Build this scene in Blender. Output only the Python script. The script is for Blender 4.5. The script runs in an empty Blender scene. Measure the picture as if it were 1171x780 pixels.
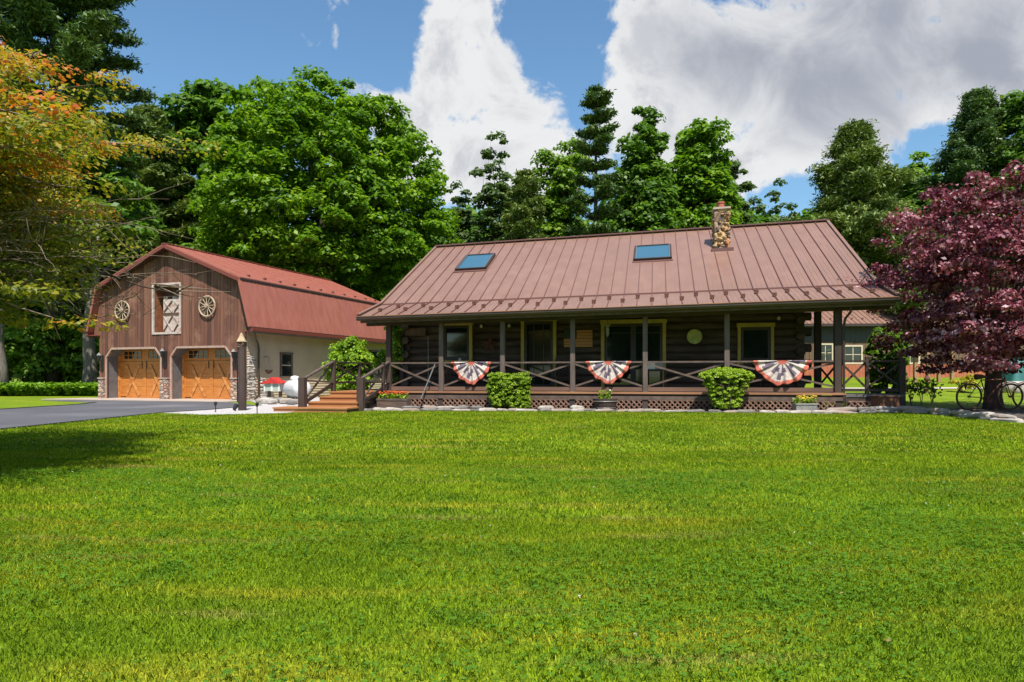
import bpy, math, random
import numpy as np
from math import sin, cos, pi, radians, sqrt
from mathutils import Vector

# ------------------------------------------------------------------ camera, sky, sun, exposure
scene = bpy.context.scene
col = scene.collection
F, CX, HY, CAMH = 781.0, 585.5, 430.8, 1.042
cam_d = bpy.data.cameras.new('camera'); cam = bpy.data.objects.new('camera', cam_d); col.objects.link(cam)
cam.location = (0, 0, CAMH); cam.rotation_euler = (pi/2, 0, 0)
cam_d.sensor_width = 36; cam_d.lens = 36*F/1171; cam_d.shift_y = (HY-390)/1171
cam_d.clip_start = .1; cam_d.clip_end = 3000
scene.camera = cam

SUN_EL, SUN_AZ = radians(60), radians(12)      # azimuth: to the right of straight behind the camera
sun_dir = Vector((sin(SUN_AZ)*cos(SUN_EL), -cos(SUN_AZ)*cos(SUN_EL), sin(SUN_EL)))
world = bpy.data.worlds.new('World'); scene.world = world; world.use_nodes = True
wn, wl = world.node_tree.nodes, world.node_tree.links
wn.clear()

def nd(nodes, t, **k):
    n = nodes.new(t)
    for a, b in k.items(): setattr(n, a, b)
    return n

def wmath(op, a, b=None, c=None, clamp=False):
    n = wn.new('ShaderNodeMath'); n.operation = op; n.use_clamp = clamp
    for i, x in enumerate((a, b, c)):
        if x is None: continue
        if isinstance(x, (int, float)): n.inputs[i].default_value = x
        else: wl.new(x, n.inputs[i])
    return n.outputs[0]

sky = nd(wn, 'ShaderNodeTexSky', sky_type='NISHITA', sun_disc=False)
sky.sun_elevation = SUN_EL; sky.sun_rotation = pi - SUN_AZ
sky.air_density = 1.25; sky.dust_density = .4; sky.ozone_density = 2.2; sky.altitude = 200
tc = wn.new('ShaderNodeTexCoord')
sep = wn.new('ShaderNodeSeparateXYZ'); wl.new(tc.outputs['Generated'], sep.inputs[0])
ay = wmath('MAXIMUM', wmath('ABSOLUTE', sep.outputs[1]), .08)
sx = wmath('DIVIDE', sep.outputs[0], ay)         # tangent of bearing
sz = wmath('DIVIDE', sep.outputs[2], ay)         # tangent of height
comb = wn.new('ShaderNodeCombineXYZ'); wl.new(sx, comb.inputs[0]); wl.new(sz, comb.inputs[1])
def wnoise(scale, detail, rough, dist=0, off=(0, 0, 0), stretch=(1, 1, 1)):
    mp = wn.new('ShaderNodeMapping'); mp.inputs['Location'].default_value = off; mp.inputs['Scale'].default_value = stretch
    wl.new(comb.outputs[0], mp.inputs[0])
    n = wn.new('ShaderNodeTexNoise'); n.inputs['Scale'].default_value = scale; n.inputs['Detail'].default_value = detail
    n.inputs['Roughness'].default_value = rough; n.inputs['Distortion'].default_value = dist
    wl.new(mp.outputs[0], n.inputs['Vector']); return n.outputs['Fac']
n_big = wnoise(6.5, 10, .62, .5); n_fine = wnoise(22, 8, .62, .5, (3, 1, 0)); n_soft = wnoise(1.6, 6, .5, .2, (7, 2, 0))
def ell(px, py, rx, ry, w=1.0):
    dx = wmath('DIVIDE', wmath('SUBTRACT', sx, (px-CX)/F), rx/F)
    dz = wmath('DIVIDE', wmath('SUBTRACT', sz, (HY-py)/F), ry/F)
    r2 = wmath('ADD', wmath('MULTIPLY', dx, dx), wmath('MULTIPLY', dz, dz))
    return wmath('MULTIPLY', wmath('SUBTRACT', 1, wmath('MULTIPLY', wmath('SQRT', r2), .52), clamp=True), w)
def wsum(xs):
    s = xs[0]
    for x in xs[1:]: s = wmath('SMOOTH_MAX', s, x, .22)
    return s
body = wsum([ell(520, 25, 58, 50), ell(510, 70, 62, 55), ell(560, 90, 70, 60), ell(600, 130, 66, 55), ell(470, 125, 66, 48, 1.0), ell(560, 170, 110, 60), ell(480, 190, 90, 50), ell(630, 180, 60, 50),
             ell(740, 60, 62, 52), ell(720, 110, 70, 55), ell(790, 130, 110, 80), ell(800, 60, 110, 70), ell(900, 110, 190, 110), ell(1060, 60, 210, 95), ell(850, 190, 130, 50, .95), ell(960, 40, 330, 90),
             ell(700, -5, 50, 22, .6), ell(1250, 60, 150, 120), ell(900, -120, 400, 130), ell(300, 330, 200, 60, .75), ell(1080, 130, 130, 40, .9), ell(545, -10, 50, 35, .9)])
hole = wsum([ell(632, 45, 46, 62), ell(445, 50, 34, 60, .9), ell(1130, 178, 90, 26, .9), ell(905, 228, 55, 24, .7), ell(662, 95, 20, 40, .8), ell(690, 40, 14, 30, .5)])
dens = wmath('ADD', wmath('SUBTRACT', body, wmath('MULTIPLY', hole, .8)), wmath('MULTIPLY', wmath('SUBTRACT', n_big, .5), 1.5))
dens = wmath('ADD', dens, wmath('MULTIPLY', wmath('SUBTRACT', n_fine, .5), .75))
def smooth(x, a, b):
    m = wn.new('ShaderNodeMapRange'); m.interpolation_type = 'SMOOTHSTEP'; m.clamp = True
    m.inputs['From Min'].default_value = a; m.inputs['From Max'].default_value = b; wl.new(x, m.inputs['Value']); return m.outputs[0]
mask = smooth(dens, .30, .56)
thick = smooth(dens, .4, .95)
grey = wsum([ell(960, 85, 170, 75), ell(1110, 60, 130, 70), ell(860, 60, 110, 55, .9), ell(780, 180, 90, 30, .35), ell(1000, 10, 220, 60, .9)])
gm = wmath('MULTIPLY', wmath('ADD', grey, wmath('MULTIPLY', wmath('SUBTRACT', n_big, .5), 1.3)), .95, clamp=True)
gm = wmath('MAXIMUM', smooth(gm, .15, .95), wmath('MULTIPLY', wmath('MULTIPLY', thick, smooth(n_big, .44, .64)), .55))
CLOUD_LIT, CLOUD_GREY = 4.6, 2.2
mc = nd(wn, 'ShaderNodeMix', data_type='RGBA'); wl.new(gm, mc.inputs['Factor'])
mc.inputs['A'].default_value = (CLOUD_LIT*.99, CLOUD_LIT, CLOUD_LIT*1.01, 1); mc.inputs['B'].default_value = (CLOUD_GREY*.93, CLOUD_GREY, CLOUD_GREY*1.18, 1)
mx = nd(wn, 'ShaderNodeMix', data_type='RGBA'); wl.new(mask, mx.inputs['Factor'])
skg = nd(wn, 'ShaderNodeMix', data_type='RGBA', blend_type='MULTIPLY'); skg.inputs['Factor'].default_value = 1
wl.new(sky.outputs[0], skg.inputs['A']); skg.inputs['B'].default_value = (.62, .79, .86, 1)
wl.new(skg.outputs['Result'], mx.inputs['A']); wl.new(mc.outputs['Result'], mx.inputs['B'])
bg = wn.new('ShaderNodeBackground'); bg.inputs['Strength'].default_value = .12; wl.new(mx.outputs['Result'], bg.inputs['Color'])
wo = wn.new('ShaderNodeOutputWorld'); wl.new(bg.outputs[0], wo.inputs[0])

sun_d = bpy.data.lights.new('sun', 'SUN'); sun_d.energy = 4.8; sun_d.angle = radians(.53); sun_d.color = (1, .955, .88)
sun = bpy.data.objects.new('sun', sun_d); col.objects.link(sun); sun.rotation_euler = sun_dir.to_track_quat('Z', 'Y').to_euler()
vs = scene.view_settings; vs.view_transform = 'Standard'; vs.look = 'None'; vs.gamma = 1; vs.use_curve_mapping = False; vs.exposure = .63
scene.render.resolution_x, scene.render.resolution_y = 1024, 682

# ------------------------------------------------------------------ materials
M = {}
def mat(name, color, rough=.7, metal=0, color2=None, nscale=4, stretch=(1, 1, 1), detail=4, bump=0, bscale=None, contrast=(.35, .65), spec=.5, coord='Object', dirt=None):
    color = tuple(c*.87 for c in color); color2 = tuple(c*.87 for c in color2) if color2 else None
    m = bpy.data.materials.new(name); m.use_nodes = True; n, l = m.node_tree.nodes, m.node_tree.links
    b = n['Principled BSDF']; b.inputs['Base Color'].default_value = (*color, 1); b.inputs['Roughness'].default_value = rough
    b.inputs['Metallic'].default_value = metal; b.inputs['Specular IOR Level'].default_value = spec
    t = n.new('ShaderNodeTexCoord'); mp = n.new('ShaderNodeMapping'); mp.inputs['Scale'].default_value = stretch
    l.new(t.outputs[coord], mp.inputs[0])
    nz = n.new('ShaderNodeTexNoise'); nz.inputs['Scale'].default_value = nscale; nz.inputs['Detail'].default_value = detail; l.new(mp.outputs[0], nz.inputs['Vector'])
    out = None
    if color2:
        r = n.new('ShaderNodeMapRange'); r.inputs['From Min'].default_value, r.inputs['From Max'].default_value = contrast; l.new(nz.outputs['Fac'], r.inputs['Value'])
        x = nd(n, 'ShaderNodeMix', data_type='RGBA'); l.new(r.outputs[0], x.inputs['Factor']); x.inputs['A'].default_value = (*color, 1); x.inputs['B'].default_value = (*color2, 1)
        out = x.outputs['Result']
    if dirt:                                           # (colour, scale, lo, hi)
        z2 = n.new('ShaderNodeTexNoise'); z2.inputs['Scale'].default_value = dirt[1]; z2.inputs['Detail'].default_value = 6; l.new(t.outputs[coord], z2.inputs['Vector'])
        r = n.new('ShaderNodeMapRange'); r.inputs['From Min'].default_value, r.inputs['From Max'].default_value = dirt[2], dirt[3]; l.new(z2.outputs['Fac'], r.inputs['Value'])
        x = nd(n, 'ShaderNodeMix', data_type='RGBA'); l.new(r.outputs[0], x.inputs['Factor'])
        if out: l.new(out, x.inputs['A'])
        else: x.inputs['A'].default_value = (*color, 1)
        x.inputs['B'].default_value = (*dirt[0], 1); out = x.outputs['Result']
    if out: l.new(out, b.inputs['Base Color'])
    if bump:
        bn = n.new('ShaderNodeBump'); bn.inputs['Strength'].default_value = bump; bn.inputs['Distance'].default_value = .02
        if bscale:
            z3 = n.new('ShaderNodeTexNoise'); z3.inputs['Scale'].default_value = bscale; z3.inputs['Detail'].default_value = 6; l.new(mp.outputs[0], z3.inputs['Vector']); l.new(z3.outputs['Fac'], bn.inputs['Height'])
        else: l.new(nz.outputs['Fac'], bn.inputs['Height'])
        l.new(bn.outputs[0], b.inputs['Normal'])
    M[name] = m; return m

mat('house_metal', (.272, .150, .110), .42, .15, (.315, .177, .131), 3, (1, .15, 1), 5, spec=.4, dirt=((.235, .135, .10), .45, .45, .75), bump=.08, bscale=.9)
mat('house_seam', (.15, .065, .055), .5)
mat('barn_metal', (.355, .112, .074), .5, .1, (.41, .145, .10), 4, (1, 1, .2), 5, dirt=((.33, .11, .085), .6, .5, .8))
mat('barn_seam', (.20, .045, .03), .5)
mat('trim_brown', (.05, .032, .026), .5, color2=(.05, .032, .025), nscale=3)
mat('gutter', (.075, .05, .04), .4, color2=(.055, .035, .028), nscale=2)
mat('barn_wood', (.20, .078, .046), .8, color2=(.105, .042, .028), nscale=2.2, stretch=(6, 6, .35), detail=8, bump=.5, bscale=9, contrast=(.3, .75), dirt=((.25, .12, .078), 1.6, .5, .72))
mat('barn_wood_pale', (.26, .11, .065), .8, color2=(.15, .06, .038), nscale=3, stretch=(6, 6, .35), detail=8, bump=.5, contrast=(.3, .75))
mat('barn_wood_dark', (.13, .05, .032), .8, color2=(.085, .034, .023), nscale=3, stretch=(6, 6, .35), detail=8, bump=.5, contrast=(.3, .75))
mat('door_wood', (.62, .23, .045), .5, color2=(.44, .145, .028), nscale=3, stretch=(1, 1, 5), detail=7, contrast=(.3, .75), bump=.1)
mat('door_wood_brace', (.70, .30, .085), .5, color2=(.42, .14, .03), nscale=5, detail=6)
mat('pink_trim', (.50, .34, .27), .6, color2=(.42, .27, .21), nscale=6)
mat('jamb_grey', (.12, .115, .12), .7, color2=(.17, .16, .16), nscale=4)
mat('hatch_white', (.62, .52, .47), .7, color2=(.5, .38, .33), nscale=8, dirt=((.3, .16, .12), 3, .55, .75))
mat('wheel_wood', (.55, .45, .32), .7, color2=(.36, .27, .18), nscale=7)
mat('tan_siding', (.60, .47, .32), .65, color2=(.54, .42, .29), nscale=1.5, dirt=((.50, .39, .27), .5, .5, .75))
mat('stain_wood', (.075, .045, .035), .75, color2=(.045, .027, .022), nscale=3, stretch=(1, 1, .3), detail=7, bump=.3)
mat('rail_wood', (.15, .10, .078), .75, color2=(.09, .06, .047), nscale=5, detail=7, bump=.3)
mat('rail_dark', (.055, .032, .027), .7, color2=(.035, .022, .018), nscale=5, detail=7, bump=.2)
mat('deck_wood', (.20, .105, .07), .7, color2=(.13, .07, .05), nscale=2, stretch=(.3, 6, 1), detail=7, bump=.2)
mat('deck_edge', (.40, .19, .09), .65, color2=(.28, .13, .07), nscale=3, stretch=(.3, 3, 1), detail=6)
mat('deck_grey', (.17, .15, .14), .8, color2=(.12, .105, .10), nscale=2, stretch=(.3, 6, 1), detail=7)
mat('step_wood', (.46, .215, .085), .6, color2=(.36, .135, .04), nscale=2, stretch=(.3, 6, 3), detail=7, contrast=(.3, .75), dirt=((.30, .12, .04), 2, .5, .8))
mat('log', (.13, .085, .062), .8, color2=(.055, .036, .028), nscale=2, stretch=(.5, 3, 3), detail=7, bump=.6, bscale=8)
mat('yellow_trim', (.62, .44, .09), .6, color2=(.5, .35, .07), nscale=5)
mat('glass_dark', (.012, .016, .018), .05, spec=.9)
mat('glass_door', (.02, .022, .02), .08, spec=.8)
mat('skylight_glass', (.05, .14, .20), .12, spec=.9)
mat('black_metal', (.012, .012, .012), .45)
mat('white_metal', (.78, .78, .77), .35, color2=(.72, .72, .70), nscale=2, dirt=((.55, .53, .49), 2, .6, .85))
mat('clay_tile', (.48, .14, .07), .8, color2=(.40, .11, .06), nscale=8)
mat('concrete', (.50, .40, .32), .85, color2=(.42, .33, .27), nscale=1.3, detail=8, bump=.1)
mat('asphalt', (.105, .10, .11), .9, color2=(.082, .078, .085), nscale=.7, detail=8, bump=.15, bscale=60, dirt=((.135, .13, .135), .35, .5, .7))
mat('asphalt_edge', (.03, .026, .022), .95)
mat('gravel', (.58, .54, .52), .95, color2=(.40, .36, .34), nscale=18, detail=4, bump=.8, contrast=(.4, .6))
mat('mulch', (.10, .075, .06), 1, color2=(.05, .036, .028), nscale=14, detail=6, bump=1, contrast=(.4, .6), dirt=((.16, .135, .12), 1.3, .52, .7))
mat('path', (.62, .55, .45), .9, color2=(.5, .44, .36), nscale=3)
mat('field_stone', (.38, .32, .27), .85, color2=(.24, .20, .17), nscale=3.5, detail=8, bump=.8, dirt=((.45, .27, .18), 1.2, .55, .75))
mat('field_stone_grey', (.26, .24, .22), .85, color2=(.15, .135, .12), nscale=4, detail=8, bump=.8)
mat('field_stone_pale', (.50, .45, .40), .85, color2=(.33, .28, .24), nscale=4, detail=8, bump=.8)
mat('bark', (.085, .062, .048), .95, color2=(.045, .033, .026), nscale=6, stretch=(3, 3, .5), detail=8, bump=1)
mat('bark_purple', (.11, .05, .04), .9, color2=(.05, .028, .024), nscale=7, stretch=(2, 2, .6), detail=8, bump=1)
mat('bark_grey', (.20, .17, .145), .95, color2=(.11, .09, .075), nscale=6, stretch=(3, 3, .5), detail=8, bump=1)
mat('twig', (.26, .19, .14), .9, color2=(.17, .12, .09), nscale=6)
mat('rust', (.16, .055, .028), .8, color2=(.09, .035, .022), nscale=9, detail=8, bump=.3)
mat('rust_dark', (.055, .03, .022), .75, color2=(.10, .04, .025), nscale=9, detail=8)
mat('red_paint', (.65, .035, .03), .5, color2=(.52, .03, .025), nscale=4)
mat('mint', (.45, .52, .42), .6, color2=(.36, .43, .35), nscale=5)
mat('white_cloth', (.66, .58, .53), .9, color2=(.52, .42, .38), nscale=10)
mat('red_cloth', (.58, .16, .11), .9, color2=(.48, .10, .07), nscale=8)
mat('navy_cloth', (.10, .075, .12), .9, color2=(.18, .13, .17), nscale=8)
mat('plank_orange', (.75, .34, .12), .7, color2=(.55, .23, .08), nscale=4, stretch=(.4, 2, 3), detail=6)
mat('plank_dark', (.09, .045, .025), .7, color2=(.14, .07, .035), nscale=4, stretch=(.4, 2, 3), detail=6)
mat('dial', (.66, .66, .18), .5, color2=(.42, .42, .10), nscale=6)
mat('terracotta', (.36, .12, .055), .8, color2=(.25, .085, .04), nscale=6)
mat('galv', (.34, .33, .32), .5, .3, (.24, .23, .22), 5)
mat('barrel_wood', (.085, .05, .04), .8, color2=(.05, .032, .026), nscale=4, stretch=(5, 5, .5), detail=7, bump=.3)
mat('planter_wood', (.17, .11, .08), .8, color2=(.10, .065, .05), nscale=4, stretch=(.5, 2, 3), detail=7)
mat('weathered', (.20, .12, .07), .85, color2=(.09, .055, .036), nscale=2, stretch=(6, 6, .35), detail=8, bump=.4, contrast=(.3, .75))
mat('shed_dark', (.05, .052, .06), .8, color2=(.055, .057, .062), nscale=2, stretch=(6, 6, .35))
mat('shed_red', (.50, .155, .075), .6, color2=(.42, .12, .06), nscale=3)
mat('cream', (.66, .56, .40), .6, color2=(.58, .48, .34), nscale=5)
mat('post_tan', (.42, .24, .12), .7, color2=(.32, .18, .09), nscale=5)
mat('teal', (.02, .17, .15), .6, color2=(.015, .12, .11), nscale=2)
mat('steel', (.55, .5, .45), .35, .8)
mat('bulb', (.8, .75, .6), .3)
mat('petal_orange', (.75, .13, .02), .7); mat('petal_yellow', (.75, .52, .04), .7); mat('petal_white', (.8, .8, .76), .7); mat('petal_red', (.6, .04, .03), .7)
mat('birdhouse', (.55, .42, .26), .8, color2=(.4, .28, .16), nscale=8)

def stone_mat(name, scale, cols, stretch=(1, 1, 1)):
    m = bpy.data.materials.new(name); m.use_nodes = True; n, l = m.node_tree.nodes, m.node_tree.links; b = n['Principled BSDF']; b.inputs['Roughness'].default_value = .85
    t = n.new('ShaderNodeTexCoord'); mp = n.new('ShaderNodeMapping'); mp.inputs['Scale'].default_value = stretch; l.new(t.outputs['Object'], mp.inputs[0])
    nz = n.new('ShaderNodeTexNoise'); nz.inputs['Scale'].default_value = 3; l.new(mp.outputs[0], nz.inputs['Vector'])
    v = nd(n, 'ShaderNodeTexVoronoi', feature='F1'); v.inputs['Scale'].default_value = scale; l.new(mp.outputs[0], v.inputs['Vector'])
    e = nd(n, 'ShaderNodeTexVoronoi', feature='DISTANCE_TO_EDGE'); e.inputs['Scale'].default_value = scale; l.new(mp.outputs[0], e.inputs['Vector'])
    s = n.new('ShaderNodeSeparateColor'); l.new(v.outputs['Color'], s.inputs[0])
    r = n.new('ShaderNodeValToRGB'); l.new(s.outputs[0], r.inputs[0]); r.color_ramp.interpolation = 'CONSTANT'
    while len(r.color_ramp.elements) < len(cols): r.color_ramp.elements.new(.5)
    for i, c in enumerate(cols): r.color_ramp.elements[i].position = i/len(cols); r.color_ramp.elements[i].color = (*c, 1)
    z = n.new('ShaderNodeTexNoise'); z.inputs['Scale'].default_value = 14; z.inputs['Detail'].default_value = 6; l.new(t.outputs['Object'], z.inputs['Vector'])
    mm = nd(n, 'ShaderNodeMix', data_type='RGBA', blend_type='MULTIPLY'); mm.inputs['Factor'].default_value = .55; l.new(r.outputs[0], mm.inputs['A'])
    rr = n.new('ShaderNodeMapRange'); rr.inputs['From Min'].default_value = .3; rr.inputs['From Max'].default_value = .7; rr.inputs['To Min'].default_value = .5; rr.inputs['To Max'].default_value = 1.25; l.new(z.outputs['Fac'], rr.inputs['Value']); l.new(rr.outputs[0], mm.inputs['B'])
    g = n.new('ShaderNodeMapRange'); g.inputs['From Min'].default_value = .02; g.inputs['From Max'].default_value = .06; l.new(e.outputs['Distance'], g.inputs['Value'])
    x = nd(n, 'ShaderNodeMix', data_type='RGBA'); l.new(g.outputs[0], x.inputs['Factor']); x.inputs['A'].default_value = (.10, .075, .06, 1); l.new(mm.outputs['Result'], x.inputs['B']); l.new(x.outputs['Result'], b.inputs['Base Color'])
    h = n.new('ShaderNodeMapRange'); h.inputs['From Max'].default_value = .2; l.new(e.outputs['Distance'], h.inputs['Value'])
    bn = n.new('ShaderNodeBump'); bn.inputs['Strength'].default_value = 1; bn.inputs['Distance'].default_value = .05; l.new(h.outputs[0], bn.inputs['Height']); l.new(bn.outputs[0], b.inputs['Normal'])
    M[name] = m
stone_mat('stone_chimney', 3.4, [(.45, .25, .10), (.52, .34, .16), (.30, .20, .13), (.50, .22, .10), (.38, .30, .22)])
stone_mat('stone_veneer', 4.2, [(.50, .36, .26), (.42, .22, .16), (.34, .27, .23), (.55, .42, .32), (.28, .20, .17)], (1, 1, 2.4))
stone_mat('stone_quoin', 3.2, [(.66, .58, .50), (.58, .48, .40), (.70, .64, .58)], (.4, .4, 3))

def leaf_mat(name, ramp, trans=.42, rough=.5, hue=(0, 0)):
    """ramp: colours from dark to light, picked by the leaf's own random value"""
    m = bpy.data.materials.new(name); m.use_nodes = True; n, l = m.node_tree.nodes, m.node_tree.links; b = n['Principled BSDF']
    b.inputs['Roughness'].default_value = rough; b.inputs['Specular IOR Level'].default_value = .35
    a = nd(n, 'ShaderNodeAttribute', attribute_name='rnd'); r = n.new('ShaderNodeValToRGB'); l.new(a.outputs['Fac'], r.inputs[0])
    while len(r.color_ramp.elements) < len(ramp): r.color_ramp.elements.new(.5)
    for i, c in enumerate(ramp): r.color_ramp.elements[i].position = i/(len(ramp)-1); r.color_ramp.elements[i].color = (*c, 1)
    l.new(r.outputs[0], b.inputs['Base Color'])
    t = n.new('ShaderNodeBsdfTranslucent')
    x = nd(n, 'ShaderNodeMix', data_type='RGBA', blend_type='MULTIPLY'); x.inputs['Factor'].default_value = 1; l.new(r.outputs[0], x.inputs['A']); x.inputs['B'].default_value = (1.4, 1.5, .7, 1) if not name.startswith('purple') else (1.6, .8, .8, 1)
    l.new(x.outputs['Result'], t.inputs['Color'])
    s = n.new('ShaderNodeMixShader'); s.inputs[0].default_value = trans; l.new(b.outputs[0], s.inputs[1]); l.new(t.outputs[0], s.inputs[2]); l.new(s.outputs[0], n['Material Output'].inputs[0])
    M[name] = m
leaf_mat('maple_leaf', [(.040, .100, .006), (.090, .19, .008), (.155, .28, .012), (.24, .36, .016)])
leaf_mat('dark_leaf', [(.036, .085, .012), (.072, .155, .016), (.115, .22, .02), (.18, .29, .03)])
leaf_mat('mid_leaf', [(.048, .105, .010), (.10, .19, .013), (.165, .28, .018), (.24, .36, .026)])
leaf_mat('airy_leaf', [(.05, .085, .03), (.08, .13, .04), (.11, .17, .05), (.14, .20, .07)])
leaf_mat('needle', [(.032, .066, .020), (.06, .115, .03), (.10, .165, .04), (.15, .22, .055)], .15)
leaf_mat('pine_needle', [(.052, .088, .020), (.10, .15, .03), (.155, .21, .042), (.22, .27, .06)], .15)
leaf_mat('autumn_leaf', [(.08, .11, .012), (.16, .19, .018), (.28, .27, .022), (.43, .29, .028), (.56, .21, .04), (.56, .13, .035)], .4)
leaf_mat('purple_leaf', [(.055, .014, .022), (.125, .024, .040), (.22, .048, .066), (.38, .16, .19), (.56, .35, .39)], .25, .45)
leaf_mat('box_leaf', [(.07, .13, .008), (.16, .26, .012), (.27, .39, .02), (.38, .50, .04)], .3)
leaf_mat('lime_leaf', [(.07, .13, .010), (.15, .26, .014), (.26, .40, .02), (.36, .50, .04)], .35)
leaf_mat('fern_leaf', [(.06, .13, .010), (.12, .24, .015), (.19, .33, .02), (.26, .40, .03)], .3)

# lawn: patches live in position, blade variation in the blade's own value
def grass_mat(name, blade):
    m = bpy.data.materials.new(name); m.use_nodes = True; n, l = m.node_tree.nodes, m.node_tree.links; b = n['Principled BSDF']; b.inputs['Roughness'].default_value = .7; b.inputs['Specular IOR Level'].default_value = .12
    g = n.new('ShaderNodeNewGeometry')
    def nz(scale, stretch, detail=4):
        mp = n.new('ShaderNodeMapping'); mp.inputs['Scale'].default_value = stretch; l.new(g.outputs['Position'], mp.inputs[0])
        z = n.new('ShaderNodeTexNoise'); z.inputs['Scale'].default_value = scale; z.inputs['Detail'].default_value = detail; l.new(mp.outputs[0], z.inputs['Vector']); return z.outputs['Fac']
    def ramp(x, a, bb):
        r = n.new('ShaderNodeMapRange'); r.inputs['From Min'].default_value = a; r.inputs['From Max'].default_value = bb; l.new(x, r.inputs['Value']); return r.outputs[0]
    def mix(f, a, bb, mode='MIX'):
        x = nd(n, 'ShaderNodeMix', data_type='RGBA', blend_type=mode); l.new(f, x.inputs['Factor'])
        for k, c in (('A', a), ('B', bb)):
            if isinstance(c, tuple): x.inputs[k].default_value = (*c, 1)
            else: l.new(c, x.inputs[k])
        return x.outputs['Result']
    base = mix(ramp(nz(.55, (1, 1, 0)), .38, .62), (.170, .265, .009), (.26, .365, .012))
    base = mix(ramp(nz(1.5, (.35, 1.9, 0), 5), .50, .66), base, (.34, .36, .022))          # mown swathes gone yellowish
    base = mix(ramp(nz(1.3, (.4, 2.4, 0), 6), .60, .74), base, (.40, .33, .09))          # dry patches
    base = mix(ramp(nz(2.3, (1, 1, 0), 4), .56, .70), base, (.11, .215, .010))            # clover
    if blade:
        a = nd(n, 'ShaderNodeAttribute', attribute_name='rnd')
        r = n.new('ShaderNodeValToRGB'); l.new(a.outputs['Fac'], r.inputs[0]); e = r.color_ramp.elements
        e[0].position = 0; e[0].color = (.36, .44, .4, 1); e[1].position = 1; e[1].color = (2.3, 1.8, 2.6, 1)
        for p, c in ((.5, (.88, .92, .8, 1)), (.95, (1.45, 1.33, 1.2, 1))):
            k = e.new(p); k.color = c
        one = n.new('ShaderNodeValue'); one.outputs[0].default_value = 1
        base = mix(one.outputs[0], base, r.outputs[0], 'MULTIPLY')
    else:
        base = mix(ramp(nz(38, (1, 1, 0), 3), .3, .7), base, (.06, .10, .006))
        bn = n.new('ShaderNodeBump'); bn.inputs['Strength'].default_value = .6; bn.inputs['Distance'].default_value = .03; l.new(nz(30, (1, 1, 1), 5), bn.inputs['Height']); l.new(bn.outputs[0], b.inputs['Normal'])
    l.new(base, b.inputs['Base Color'])
    if blade:
        t = n.new('ShaderNodeBsdfTranslucent'); l.new(base, t.inputs['Color']); s = n.new('ShaderNodeMixShader'); s.inputs[0].default_value = .35
        l.new(b.outputs[0], s.inputs[1]); l.new(t.outputs[0], s.inputs[2]); l.new(s.outputs[0], n['Material Output'].inputs[0])
    M[name] = m
grass_mat('lawn', False); grass_mat('blades', True)

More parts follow.
